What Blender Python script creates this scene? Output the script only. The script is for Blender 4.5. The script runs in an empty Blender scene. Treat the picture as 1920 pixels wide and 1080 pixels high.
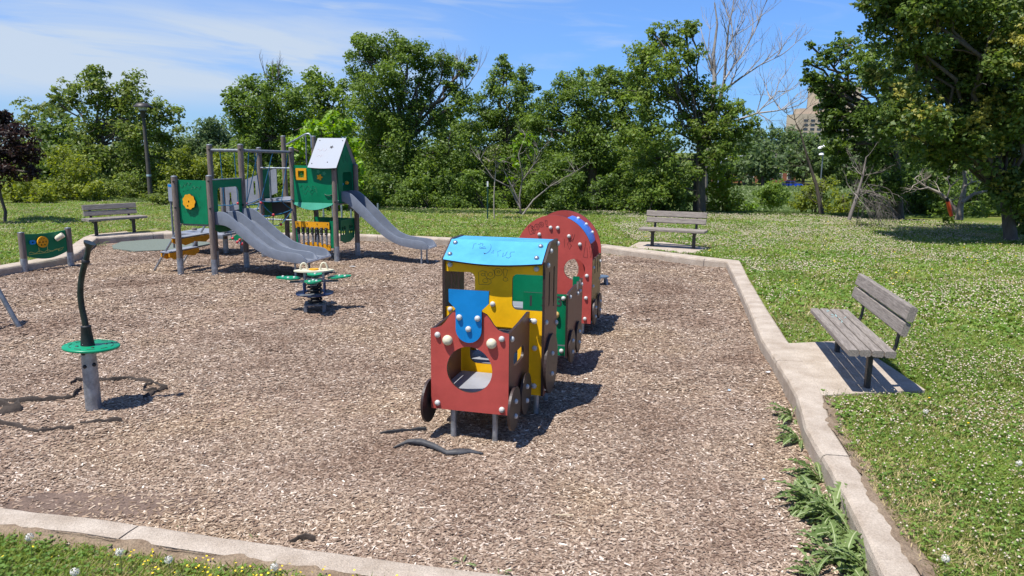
import bpy, bmesh, math, random
import numpy as np
from mathutils import Vector, Matrix
from mathutils.geometry import tessellate_polygon
R_ = math.radians
random.seed(7); rng = np.random.default_rng(11)
SC = bpy.context.scene
COL = SC.collection

# ---------------------------------------------------------------- camera, sky, sun, exposure
F, PITCH, ROLL, EYE = 1385.0, R_(10.6), R_(.62), 2.2
cam_d = bpy.data.cameras.new('camera'); cam = bpy.data.objects.new('camera', cam_d); COL.objects.link(cam)
SC.camera = cam
cam_d.sensor_width = 36; cam_d.lens = 36*F/1920; cam_d.clip_start = .05; cam_d.clip_end = 4000
fw = Vector((0, math.cos(PITCH), -math.sin(PITCH))); up0 = Vector((0, math.sin(PITCH), math.cos(PITCH))); rt0 = Vector((1, 0, 0))
cr, sr = math.cos(ROLL), math.sin(ROLL)
rt = cr*rt0+sr*up0; up = -sr*rt0+cr*up0
cam.matrix_world = Matrix(((rt.x, up.x, -fw.x, 0), (rt.y, up.y, -fw.y, 0), (rt.z, up.z, -fw.z, EYE), (0, 0, 0, 1)))
SUNV = Vector((-.33, -.27, 1)).normalized()
W = bpy.data.worlds.new('World'); SC.world = W; W.use_nodes = True
SUN_STRENGTH, SKY_STRENGTH = 4.3, .085
SC.view_settings.view_transform = 'Standard'; SC.view_settings.look = 'None'
SC.view_settings.exposure = 0.7; SC.view_settings.gamma = 1
def build_world():
    nt = W.node_tree; nt.nodes.clear(); N = nt.nodes.new; Lk = nt.links.new
    out = N('ShaderNodeOutputWorld'); bg = N('ShaderNodeBackground'); bg.inputs[1].default_value = SKY_STRENGTH
    sky = N('ShaderNodeTexSky'); sky.sky_type = 'NISHITA'; sky.sun_disc = False
    sky.sun_elevation = math.asin(SUNV.z); sky.sun_rotation = math.atan2(SUNV.x, SUNV.y) % (2*math.pi)
    sky.air_density = 1.0; sky.dust_density = 0; sky.ozone_density = 3.0; sky.altitude = 100
    tc = N('ShaderNodeTexCoord'); sep = N('ShaderNodeSeparateXYZ'); Lk(tc.outputs['Generated'], sep.inputs[0])
    def M(op, a, b=None, c=None):
        n = N('ShaderNodeMath'); n.operation = op
        for i, v in enumerate((a, b, c)):
            if v is None: continue
            if isinstance(v, (int, float)): n.inputs[i].default_value = v
            else: Lk(v, n.inputs[i])
        return n.outputs[0]
    def MR(v, a, b, c=0, d=1):
        n = N('ShaderNodeMapRange'); n.interpolation_type = 'SMOOTHSTEP'; Lk(v, n.inputs[0])
        for i, x in enumerate((a, b, c, d)): n.inputs[i+1].default_value = x
        return n.outputs[0]
    az = M('ARCTAN2', sep.outputs[0], sep.outputs[1]); el = M('ARCSINE', sep.outputs[2])
    cmb = N('ShaderNodeCombineXYZ'); Lk(M('MULTIPLY', az, 2.2), cmb.inputs[0])
    tilt = M('ADD', el, M('MULTIPLY', az, .09)); Lk(M('MULTIPLY', tilt, 15.), cmb.inputs[1])
    ns = N('ShaderNodeTexNoise'); Lk(cmb.outputs[0], ns.inputs[0]); ns.inputs['Scale'].default_value = 1.6; ns.inputs['Detail'].default_value = 9; ns.inputs['Roughness'].default_value = .55; ns.inputs['Distortion'].default_value = .5
    band = M('MULTIPLY', MR(el, .03, .085), MR(el, .19, .125)); left = MR(az, -.02, -.3)
    m1 = M('MULTIPLY', M('MULTIPLY', band, left), MR(ns.outputs[0], .28, .62))
    ns2 = N('ShaderNodeTexNoise'); Lk(cmb.outputs[0], ns2.inputs[0]); ns2.inputs['Scale'].default_value = 2.6; ns2.inputs['Detail'].default_value = 8; ns2.inputs['Distortion'].default_value = .9
    m2 = M('MULTIPLY', MR(ns2.outputs[0], .5, .78), MR(el, .04, .12))
    veil = M('MULTIPLY', MR(az, .3, -.6), .22)
    cl = M('MINIMUM', M('ADD', M('ADD', M('MULTIPLY', m1, .85), M('MULTIPLY', m2, .42)), veil), .9)
    # thin clouds in front of the clear sky, daylight white
    mx = N('ShaderNodeMix'); mx.data_type = 'RGBA'; Lk(cl, mx.inputs[0]); 
    tint = N('ShaderNodeMix'); tint.data_type = 'RGBA'; tint.blend_type = 'MULTIPLY'; tint.inputs[0].default_value = 1
    Lk(sky.outputs[0], tint.inputs[6]); tint.inputs[7].default_value = SKY_TINT
    hz = N('ShaderNodeMix'); hz.data_type = 'RGBA'; hz.blend_type = 'MULTIPLY'; hz.inputs[0].default_value = 1; hc = N('ShaderNodeMix'); hc.data_type = 'RGBA'; Lk(MR(el, .0, .22), hc.inputs[0]); hc.inputs[6].default_value = (.52, .68, .86, 1); hc.inputs[7].default_value = (.95, .98, 1, 1)
    Lk(tint.outputs[2], hz.inputs[6]); Lk(hc.outputs[2], hz.inputs[7]); Lk(hz.outputs[2], mx.inputs[6]); mx.inputs[7].default_value = CLOUD
    Lk(mx.outputs[2], bg.inputs[0]); Lk(bg.outputs[0], out.inputs[0])
SKY_TINT = (.62, .84, 1.22, 1); CLOUD = (4.5, 5.2, 6.1, 1)
build_world()
sd = bpy.data.lights.new('sun', 'SUN'); sd.energy = SUN_STRENGTH; sd.angle = R_(.53); sd.color = (1, .955, .89)
so = bpy.data.objects.new('sun', sd); COL.objects.link(so)
so.rotation_euler = SUNV.to_track_quat('Z', 'Y').to_euler(); so.location = (-30, -15, 60)

# ---------------------------------------------------------------- placing: a point of the photo on a level or at a distance
def ray(px, py):
    x = (px-960)/F; y = (540-py)/F
    xr = cr*x-sr*y; yr = sr*x+cr*y
    return Vector((xr, math.cos(PITCH)+yr*math.sin(PITCH), -math.sin(PITCH)+yr*math.cos(PITCH)))
def G(px, py, z=0.):
    d = ray(px, py); t = (z-EYE)/d.z; return (d.x*t, d.y*t)
def Dp(px, py, Y):
    d = ray(px, py); t = Y/d.y; return Vector((d.x*t, Y, EYE+d.z*t))

# ---------------------------------------------------------------- materials
def mat(name, base, rough=.6, var=.0, vscale=8., bump=0., bscale=60., metal=0., spec=.5, var2=None, coat=0., stretch=None, island=0.):
    m = bpy.data.materials.new(name); m.use_nodes = True; nt = m.node_tree; N = nt.nodes.new; Lk = nt.links.new
    b = nt.nodes['Principled BSDF']; b.inputs['Roughness'].default_value = rough; b.inputs['Metallic'].default_value = metal
    b.inputs['Specular IOR Level'].default_value = spec; b.inputs['Coat Weight'].default_value = coat
    tc = N('ShaderNodeTexCoord'); src = tc.outputs['Object']
    if stretch:
        mp = N('ShaderNodeMapping'); mp.inputs['Scale'].default_value = stretch; Lk(src, mp.inputs[0]); src = mp.outputs[0]
    if var or var2 is not None or island:
        ns = N('ShaderNodeTexNoise'); ns.inputs['Scale'].default_value = vscale; ns.inputs['Detail'].default_value = 8; ns.inputs['Roughness'].default_value = .65; Lk(src, ns.inputs[0])
        mx = N('ShaderNodeMix'); mx.data_type = 'RGBA'
        mr = N('ShaderNodeMapRange'); Lk(ns.outputs[0], mr.inputs[0]); mr.inputs[1].default_value = .32; mr.inputs[2].default_value = .68
        Lk(mr.outputs[0], mx.inputs[0])
        c2 = var2 if var2 is not None else tuple(min(1, c*(1+var)) for c in base)
        c1 = base if var2 is not None else tuple(c*(1-var) for c in base)
        mx.inputs[6].default_value = (*c1, 1); mx.inputs[7].default_value = (*c2, 1)
        o = mx.outputs[2]
        if island:
            gi = N('ShaderNodeNewGeometry'); hs = N('ShaderNodeHueSaturation'); Lk(o, hs.inputs['Color'])
            m2 = N('ShaderNodeMapRange'); Lk(gi.outputs['Random Per Island'], m2.inputs[0]); m2.inputs[3].default_value = 1-island; m2.inputs[4].default_value = 1+island
            Lk(m2.outputs[0], hs.inputs['Value']); o = hs.outputs[0]
        Lk(o, b.inputs['Base Color'])
        mr2 = N('ShaderNodeMapRange'); Lk(ns.outputs[0], mr2.inputs[0]); mr2.inputs[3].default_value = max(0, rough-.08); mr2.inputs[4].default_value = min(1, rough+.1); Lk(mr2.outputs[0], b.inputs['Roughness'])
    else: b.inputs['Base Color'].default_value = (*base, 1)
    if bump:
        n2 = N('ShaderNodeTexNoise'); n2.inputs['Scale'].default_value = bscale; n2.inputs['Detail'].default_value = 6; Lk(src, n2.inputs[0])
        bp = N('ShaderNodeBump'); bp.inputs['Strength'].default_value = bump; bp.inputs['Distance'].default_value = .01
        Lk(n2.outputs[0], bp.inputs['Height']); Lk(bp.outputs[0], b.inputs['Normal'])
    return m
def panelmat(name, c, rough=.42): return mat(name, c, rough, var=.15, vscale=3.6, bump=.04, bscale=180, spec=.28)
RED = panelmat('red_panel', (.42, .07, .058)); YEL = panelmat('yellow_panel', (.88, .48, .006)); BLU = panelmat('blue_panel', (.006, .2, .52), .3)
RBLU = panelmat('sky_lit_blue_panel', (.075, .34, .60), .35); GRN = panelmat('green_panel', (.0, .165, .07)); BRN = panelmat('brown_panel', (.15, .062, .045), .4)  # roof blue has the sun and sky light on its slope painted in
EDGE = mat('panel_edge', (.03, .016, .014), .5, var=.2); DARKW = mat('dark_wheel', (.032, .024, .021), .42, var=.15)
TAN = panelmat('tan_panel', (.33, .2, .06)); GREYP = panelmat('grey_panel', (.23, .245, .28)); GREYF = panelmat('grey_floor', (.27, .28, .31), .45)
BOLT = mat('bolt_cap_white', (.5, .5, .48), .35, var=.12, vscale=30); CREAM = mat('cream_plastic', (.62, .58, .42), .5, var=.1)
GALV = mat('galvanised_steel', (.3, .33, .36), .42, var=.35, vscale=14, metal=.65, bump=.05)
DGALV = mat('dull_steel', (.17, .19, .21), .5, var=.3, vscale=14, metal=.4)
POST = mat('weathered_post', (.115, .088, .07), .9, var2=(.25, .205, .17), vscale=6, bump=.5, bscale=40, stretch=(6, 6, .7))
SLIDE = mat('slide_grey_plastic', (.155, .175, .21), .4, var=.14, vscale=5, bump=.03, bscale=90)
BLACK = mat('black_rubber', (.012, .012, .013), .55, var=.3, vscale=20, bump=.1); DKMET = mat('dark_metal', (.035, .03, .028), .5, var=.2)
ROPE = mat('blue_rope', (.01, .11, .22), .8, var=.2, bump=.4, bscale=200); REDP = mat('red_plastic', (.5, .03, .045), .4, var=.1)
ORG = panelmat('orange_yellow_panel', (.72, .33, .012)); GRNSHEEN = panelmat('green_panel_sheen', (.06, .3, .2), .25); WHITEP = mat('white_panel', (.26, .29, .34), .55, var=.06, vscale=4)  # the apron's pale green is a reflection on green panel, painted into its colour
GREEN2 = mat('bright_green_plastic', (.0, .24, .11), .35, var=.1); NAVY = mat('navy_metal', (.01, .03, .1), .45, var=.2)
WOOD = mat('weathered_wood', (.14, .118, .10), .85, var2=(.33, .29, .25), vscale=5, bump=.7, bscale=18, stretch=(1.2, 16, 16))
CONC = mat('concrete', (.34, .275, .21), .92, var2=(.50, .43, .35), vscale=4, bump=.8, bscale=120)
def speckle(m, scale, amt):
    nt = m.node_tree; b = nt.nodes['Principled BSDF']; l = b.inputs['Base Color'].links[0]; src = l.from_socket; tc = nt.nodes.new('ShaderNodeTexCoord'); n = nt.nodes.new('ShaderNodeTexNoise'); n.inputs['Scale'].default_value = scale; n.inputs['Detail'].default_value = 3; n.inputs['Roughness'].default_value = .8; nt.links.new(tc.outputs['Object'], n.inputs[0])
    r = nt.nodes.new('ShaderNodeMapRange'); nt.links.new(n.outputs[0], r.inputs[0]); r.inputs[1].default_value = .3; r.inputs[2].default_value = .7; r.inputs[3].default_value = 1-amt; r.inputs[4].default_value = 1+amt*.6
    h = nt.nodes.new('ShaderNodeHueSaturation'); nt.links.new(src, h.inputs['Color']); nt.links.new(r.outputs[0], h.inputs['Value']); nt.links.new(h.outputs[0], b.inputs['Base Color'])
speckle(CONC, 70, .28)
INK = mat('pen_ink', (.03, .03, .035), .8); CHALK = mat('chalk_line', (.3, .6, .5), .8); INKD = mat('ink_red_brown', (.05, .012, .012), .8)
LITTER = mat('white_litter', (.7, .7, .7), .7); BARK = mat('bark', (.06, .048, .038), .95, var2=(.14, .115, .095), vscale=5, bump=.8, bscale=14, stretch=(3, 3, .8))
PBARK = mat('pale_bark', (.2, .165, .13), .9, var2=(.42, .37, .31), vscale=4, bump=.5, bscale=16); TWIG = mat('bare_twig', (.12, .1, .085), .9, var2=(.3, .27, .24), vscale=1.2)
def leafmat(name, c1, c2, transl=.4, scale=.6, dry=None):
    m = bpy.data.materials.new(name); m.use_nodes = True; nt = m.node_tree; N = nt.nodes.new; Lk = nt.links.new
    b = nt.nodes['Principled BSDF']; b.inputs['Roughness'].default_value = .5; b.inputs['Specular IOR Level'].default_value = .35
    gi = N('ShaderNodeNewGeometry'); tc = N('ShaderNodeTexCoord'); ns = N('ShaderNodeTexNoise'); ns.inputs['Scale'].default_value = scale; ns.inputs['Detail'].default_value = 3
    Lk(tc.outputs['Object'], ns.inputs[0])
    ad = N('ShaderNodeMath'); ad.operation = 'MULTIPLY_ADD'; Lk(gi.outputs['Random Per Island'], ad.inputs[0]); ad.inputs[1].default_value = .6
    mr = N('ShaderNodeMapRange'); Lk(ns.outputs[0], mr.inputs[0]); mr.inputs[1].default_value = .35; mr.inputs[2].default_value = .65; mr.inputs[4].default_value = .45
    Lk(mr.outputs[0], ad.inputs[2])
    mx = N('ShaderNodeMix'); mx.data_type = 'RGBA'; Lk(ad.outputs[0], mx.inputs[0]); mx.inputs[6].default_value = (*c1, 1); mx.inputs[7].default_value = (*c2, 1)
    src = mx.outputs[2]
    if dry:
        n3 = N('ShaderNodeTexNoise'); n3.inputs['Scale'].default_value = .75; n3.inputs['Detail'].default_value = 5; Lk(tc.outputs['Object'], n3.inputs[0]); m3 = N('ShaderNodeMapRange'); Lk(n3.outputs[0], m3.inputs[0]); m3.inputs[1].default_value = .5; m3.inputs[2].default_value = .68; m3.inputs[3].default_value = .1; m3.inputs[4].default_value = .72
        g3 = N('ShaderNodeMath'); g3.operation = 'LESS_THAN'; r3 = N('ShaderNodeTexWhiteNoise'); r3.noise_dimensions = '1D'; Lk(gi.outputs['Random Per Island'], r3.inputs['W']); Lk(r3.outputs['Value'], g3.inputs[0]); Lk(m3.outputs[0], g3.inputs[1])
        mm = N('ShaderNodeMix'); mm.data_type = 'RGBA'; Lk(g3.outputs[0], mm.inputs[0]); Lk(src, mm.inputs[6]); mm.inputs[7].default_value = (*dry, 1); src = mm.outputs[2]
    mx = type('o', (), {'outputs': {2: src}})
    Lk(mx.outputs[2], b.inputs['Base Color'])
    tr = N('ShaderNodeBsdfTranslucent'); hs = N('ShaderNodeHueSaturation'); hs.inputs['Value'].default_value = 1.8; hs.inputs['Saturation'].default_value = 1.1; hs.inputs['Hue'].default_value = .49; Lk(mx.outputs[2], hs.inputs['Color']); Lk(hs.outputs[0], tr.inputs[0])
    ms = N('ShaderNodeMixShader'); ms.inputs[0].default_value = transl; Lk(b.outputs[0], ms.inputs[1]); Lk(tr.outputs[0], ms.inputs[2])
    Lk(ms.outputs[0], nt.nodes['Material Output'].inputs[0]); return m
LEAF = leafmat('leaf_mid_green', (0.068, 0.12, 0.02), (0.2, 0.29, 0.046)); LEAF2 = leafmat('leaf_dark_green', (0.04, 0.08, 0.019), (0.13, 0.195, 0.036))
LEAFY = leafmat('leaf_yellow_green', (0.11, 0.15, 0.016), (0.28, 0.32, 0.035)); LEAFL = leafmat('leaf_lime', (0.1, 0.19, 0.012), (0.24, 0.4, 0.03)); LEAFP = leafmat('leaf_purple', (.020, .010, .009), (.045, .024, .018))
LEAFO = leafmat('leaf_olive', (0.085, 0.12, 0.022), (0.2, 0.25, 0.055)); BLOS = leafmat('linden_blossom', (.30, .31, .06), (.52, .48, .13)); LEAFF = leafmat('leaf_far', (0.065, 0.105, 0.045), (0.15, 0.21, 0.08))
GRASSM = leafmat('grass_blade', (.10, .155, .026), (.30, .375, .075), .3, .9, (.36, .31, .14)); CLOV = leafmat('clover_leaf', (.07, .15, .018), (.20, .31, .055), .3, 1.2)
WEED = leafmat('weed_leaf', (.075, .13, .03), (.20, .27, .085), .25, 5.)

# ---------------------------------------------------------------- mesh building
class MB:
    def __init__(s): s.v = []; s.f = []; s.m = []; s.sm = []
    def add(s, vs, fs, mi=0, smooth=False):
        n = len(s.v); s.v += [tuple(v) for v in vs]
        for f in fs: s.f.append([i+n for i in f]); s.m.append(mi); s.sm.append(smooth)
        return s
    def box(s, c, d, M=None, mi=0):
        hx, hy, hz = d[0]/2, d[1]/2, d[2]/2
        vs = [Vector((x*hx, y*hy, z*hz)) for x in (-1, 1) for y in (-1, 1) for z in (-1, 1)]
        if M is not None: vs = [M @ v for v in vs]
        vs = [v+Vector(c) for v in vs]
        return s.add(vs, [(0, 1, 3, 2), (4, 6, 7, 5), (0, 4, 5, 1), (2, 3, 7, 6), (0, 2, 6, 4), (1, 5, 7, 3)], mi)
    def tube(s, pts, rad, n=8, cap=True, mi=0):
        pts = [Vector(p) for p in pts]
        if not hasattr(rad, '__len__'): rad = [rad]*len(pts)
        prev = None; rings = []
        for i, p in enumerate(pts):
            t = (pts[min(i+1, len(pts)-1)]-pts[max(i-1, 0)]); t = t.normalized() if t.length > 1e-9 else Vector((0, 0, 1))
            if prev is None: a = t.orthogonal().normalized()
            else:
                a = prev-t*prev.dot(t); a = a.normalized() if a.length > 1e-6 else t.orthogonal().normalized()
            prev = a; b = t.cross(a)
            rings.append([p+(a*math.cos(2*math.pi*k/n)+b*math.sin(2*math.pi*k/n))*rad[i] for k in range(n)])
        vs = [v for r in rings for v in r]; fs = []
        for i in range(len(rings)-1):
            for k in range(n): fs.append((i*n+k, i*n+(k+1) % n, (i+1)*n+(k+1) % n, (i+1)*n+k))
        s.add(vs, fs, mi, True)
        if cap: 
            s.add(rings[0], [tuple(range(n))[::-1]], mi); s.add(rings[-1], [tuple(range(n))], mi)
        return s
    def cyl(s, a, b, r, n=16, r2=None, mi=0): return s.tube([a, b], [r, r if r2 is None else r2], n, True, mi)
    def lathe(s, prof, c=(0, 0, 0), n=20, M=None, mi=0):
        vs = []; fs = []
        for r, z in prof:
            for k in range(n):
                v = Vector((r*math.cos(2*math.pi*k/n), r*math.sin(2*math.pi*k/n), z))
                if M is not None: v = M @ v
                vs.append(v+Vector(c))
        for i in range(len(prof)-1):
            for k in range(n): fs.append((i*n+k, i*n+(k+1) % n, (i+1)*n+(k+1) % n, (i+1)*n+k))
        return s.add(vs, fs, mi, True)
    def ball(s, c, r, n=12, M=None, sz=1, mi=0):
        return s.lathe([(max(1e-4, r*math.cos(t)), r*sz*math.sin(t)) for t in [(-.5+i/7)*math.pi for i in range(8)]], c, n, M, mi)
    def prism(s, out, holes, o, ex, ey, t, mi=0, me=None):
        # a flat board: outline in (ex,ey) from origin o, thickness t along ex x ey
        me = mi if me is None else me
        o = Vector(o); ex = Vector(ex); ey = Vector(ey); nz = ex.cross(ey).normalized()
        loops = [out]+list(holes)
        l3 = [[Vector((p[0], p[1], 0)) for p in l] for l in loops]
        tris = tessellate_polygon(l3); flat = [p for l in l3 for p in l]
        A = [o+ex*p.x+ey*p.y for p in flat]; B = [a+nz*t for a in A]
        up_ = []; dn = []
        for a, b, c in tris:
            area = (flat[b].x-flat[a].x)*(flat[c].y-flat[a].y)-(flat[c].x-flat[a].x)*(flat[b].y-flat[a].y)
            if abs(area) < 1e-12: continue
            if area < 0: b, c = c, b
            up_.append((a, b, c)); dn.append((c, b, a))
        s.add(B, up_, mi); s.add(A, dn, mi)
        k = 0
        for li, l in enumerate(loops):
            n = len(l); ar = sum(l[i][0]*l[(i+1) % n][1]-l[(i+1) % n][0]*l[i][1] for i in range(n))
            sign = 1 if (ar > 0) == (li == 0) else -1
            vs = A[k:k+n]+B[k:k+n]; fs = []
            for i in range(n):
                j = (i+1) % n; q = (i, j, n+j, n+i); fs.append(q if sign > 0 else q[::-1])
            s.add(vs, fs, me); k += n
        return s
    def build(s, name, mats, parent=None, bevel=0, seg=1):
        me = bpy.data.meshes.new(name); me.from_pydata(s.v, [], s.f)
        if not isinstance(mats, (list, tuple)): mats = [mats]
        for m in mats: me.materials.append(m)
        me.polygons.foreach_set('material_index', s.m); me.polygons.foreach_set('use_smooth', s.sm); me.update()
        o = bpy.data.objects.new(name, me); COL.objects.link(o)
        if parent is not None: o.parent = parent
        if bevel:
            b = o.modifiers.new('bevel', 'BEVEL'); b.width = bevel; b.segments = seg; b.limit_method = 'ANGLE'; b.angle_limit = R_(40)
        return o
def npmesh(name, V, k, mats, parent=None, mi=None):
    n = len(V)//k; me = bpy.data.meshes.new(name)
    me.vertices.add(len(V)); me.vertices.foreach_set('co', np.ascontiguousarray(V, dtype=np.float32).ravel())
    me.loops.add(n*k); me.loops.foreach_set('vertex_index', np.arange(n*k, dtype=np.int32))
    me.polygons.add(n); me.polygons.foreach_set('loop_start', np.arange(0, n*k, k, dtype=np.int32))
    if not isinstance(mats, (list, tuple)): mats = [mats]
    for m in mats: me.materials.append(m)
    if mi is not None: me.polygons.foreach_set('material_index', np.asarray(mi, dtype=np.int32))
    me.update(calc_edges=True)
    o = bpy.data.objects.new(name, me); COL.objects.link(o)
    if parent is not None: o.parent = parent
    return o
def tag(o, label=None, cat=None, group=None, kind=None):
    if label: o['label'] = label
    if cat: o['category'] = cat
    if group: o['group'] = group
    if kind: o['kind'] = kind
    return o
def thing(name, label, cat, loc=(0, 0, 0), rz=0, group=None):
    o = bpy.data.objects.new(name, None); COL.objects.link(o); o.location = loc; o.rotation_euler = (0, 0, rz); o.empty_display_size = .2
    return tag(o, label, cat, group)
def circ(cx, cy, r, n=32, ry=None, a0=0, a1=2*math.pi, close=True):
    ry = r if ry is None else ry; m = n if close else n+1
    return [(cx+r*math.cos(a0+(a1-a0)*i/n), cy+ry*math.sin(a0+(a1-a0)*i/n)) for i in range(m)]
def rr(x0, y0, x1, y1, r, n=5):
    p = []
    for cx, cy, a in ((x1-r, y1-r, 0), (x0+r, y1-r, 90), (x0+r, y0+r, 180), (x1-r, y0+r, 270)):
        p += [(cx+r*math.cos(R_(a+90*i/n)), cy+r*math.sin(R_(a+90*i/n))) for i in range(n+1)]
    return p
_dome = MB().lathe([(.024, 0), (.0235, .008), (.02, .016), (.013, .0215), (.0005, .0235)], n=14)
def dome(parent, p, nrm, sc=1., m=BOLT, name='bolt_cap'):
    key = 'bolt_'+m.name
    if key not in CACHE:
        o = _dome.build(name, m); CACHE[key] = o.data; bpy.data.objects.remove(o)
    o = bpy.data.objects.new(name, CACHE[key]); COL.objects.link(o); o.parent = parent
    o.location = p; o.rotation_euler = Vector(nrm).to_track_quat('Z', 'Y').to_euler(); o.scale = (sc, sc, sc); return o
CACHE = {}
def strokes(name, lines, parent, m, o, ex, ey, r=.003):
    b = MB(); o = Vector(o); ex = Vector(ex); ey = Vector(ey)
    for l in lines: b.tube([o+ex*x+ey*y for x, y in l], r, 4)
    return b.build(name, m, parent)
def textpart(name, s, size, parent, m, M):
    cu = bpy.data.curves.new(name, 'FONT'); cu.body = s; cu.size = size; cu.align_x = 'CENTER'; cu.align_y = 'CENTER'; cu.extrude = .001; cu.offset = size*.02
    t = bpy.data.objects.new(name, cu); COL.objects.link(t)
    me = bpy.data.meshes.new_from_object(t.evaluated_get(bpy.context.evaluated_depsgraph_get())); bpy.data.objects.remove(t)
    me.materials.clear(); me.materials.append(m)
    o = bpy.data.objects.new(name, me); COL.objects.link(o); o.parent = parent; o.matrix_local = M; return o

# ---------------------------------------------------------------- the ground
MZ = -.14
INNER = [(1.87, 3.14, .24), (.02, 3.53, .22), (-.56, 3.64, .22), (-1.17, 3.77, .22), (-1.77, 3.91, .22), (-2.41, 4.07, .22), (-3.12, 4.2, .24), (-6.2, 4.9, .25), (-10.2, 5.8, .3),
         (-10.0, 9.0, .3), (-9.15, 12.86, .32), (-8.85, 14.46, .34), (-8.95, 15.1, .36), (-9.97, 17.65, .34), (-8.9, 18.75, .3), (-6.3, 18.85, .3), (-3.9, 18.72, .3), (-1.61, 18.15, .3), (2.06, 17.1, .32), (2.61, 16.5, .34),
         (3.69, 15.4, .34), (4.35, 14.85, .28), (3.86, 12.5, .24), (3.42, 10.49, .25), (2.98, 8.57, .3), (2.76, 7.25, .3), (2.62, 6.5, .25), (2.38, 5.65, .22), (2.24, 4.85, .21), (2.11, 4.19, .21), (1.98, 3.61, .21)]
IN2 = [(a, b) for a, b, w in INNER]
def offset_poly(P, ws):
    out = []; n = len(P)
    for i in range(n):
        a = Vector(P[i-1]); b = Vector(P[i]); c = Vector(P[(i+1) % n])
        d1 = (b-a).normalized(); d2 = (c-b).normalized(); n1 = Vector((-d1.y, d1.x)); n2 = Vector((-d2.y, d2.x))
        m = (n1+n2).normalized(); k = max(.5, m.dot(n1)); out.append(tuple(b+m*(ws[i]/k)))
    return out
OUT2 = offset_poly(IN2, [w for a, b, w in INNER]); MID2 = offset_poly(IN2, [w*.5 for a, b, w in INNER])
def inside(P, X, Y):
    r = np.zeros(X.shape, bool); n = len(P)
    for i in range(n):
        x1, y1 = P[i]; x2, y2 = P[(i+1) % n]
        if y1 == y2: continue
        c = ((y1 > Y) != (y2 > Y)) & (X < (x2-x1)*(Y-y1)/(y2-y1)+x1); r ^= c
    return r
def edgedist(P, X, Y):
    d = np.full(X.shape, 1e9); n = len(P)
    for i in range(n):
        x1, y1 = P[i]; x2, y2 = P[(i+1) % n]; dx, dy = x2-x1, y2-y1; t = np.clip(((X-x1)*dx+(Y-y1)*dy)/(dx*dx+dy*dy), 0, 1)
        d = np.minimum(d, np.hypot(X-x1-t*dx, Y-y1-t*dy))
    return d
def sm(x): x = np.clip(x, 0, 1); return x*x*(3-2*x)
def T(x, y):   # height of the lawn and of the valley beyond it
    x = np.asarray(x, float); y = np.asarray(y, float)
    s = y-(25.5+np.clip(-x-2, 0, 14)*.32)
    z = -6.6*sm(s/42)+1.6*sm((y-88)/70)+.9*sm((y-160)/200)
    z = z+.012*np.sin(x*1.7+y*.6)+.01*np.sin(y*2.3-x*.8)
    return z
def vn(x, y, s, seed=0):   # smooth value noise, 0..1
    x = np.asarray(x)*s+seed*17.3; y = np.asarray(y)*s+seed*9.1; xi = np.floor(x).astype(np.int64); yi = np.floor(y).astype(np.int64); fx = sm(x-xi); fy = sm(y-yi)
    def h(a, b):
        n = (a*374761393+b*668265263+seed*144269) & 0x7fffffff; n = ((n ^ (n >> 13))*1274126177) & 0x7fffffff; return ((n ^ (n >> 16)) & 0xffff)/65535.
    return (h(xi, yi)*(1-fx)+h(xi+1, yi)*fx)*(1-fy)+(h(xi, yi+1)*(1-fx)+h(xi+1, yi+1)*fx)*fy
def MUL(x, y):  # height of the wood chip bed
    return MZ+.035*(vn(x, y, 1.1, 3)-.5)+.02*(vn(x, y, 3.1, 5)-.5)
def grid(name, xs, ys, zf, m, drop=None):
    X, Y = np.meshgrid(xs, ys); Z = zf(X, Y)
    if drop is not None: Z = np.where(drop(X, Y), -.42, Z)
    nx, ny = len(xs), len(ys); me = bpy.data.meshes.new(name)
    me.vertices.add(nx*ny); me.vertices.foreach_set('co', np.stack([X, Y, Z], -1).astype(np.float32).ravel())
    i = np.arange(ny-1)[:, None]*nx+np.arange(nx-1)[None, :]; q = np.stack([i, i+1, i+nx+1, i+nx], -1).reshape(-1).astype(np.int32)
    me.loops.add(len(q)); me.loops.foreach_set('vertex_index', q); me.polygons.add(len(q)//4); me.polygons.foreach_set('loop_start', np.arange(0, len(q), 4, dtype=np.int32))
    me.polygons.foreach_set('use_smooth', np.ones(len(q)//4, bool)); me.materials.append(m); me.update(calc_edges=True)
    o = bpy.data.objects.new(name, me); COL.objects.link(o); return o
def ramp(nt, src, stops):
    r = nt.nodes.new('ShaderNodeValToRGB'); nt.links.new(src, r.inputs[0]); e = r.color_ramp.elements
    while len(e) < len(stops): e.new(.5)
    for k, (p, c) in enumerate(stops): e[k].position = p; e[k].color = (*c, 1)
    return r.outputs[0]
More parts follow.
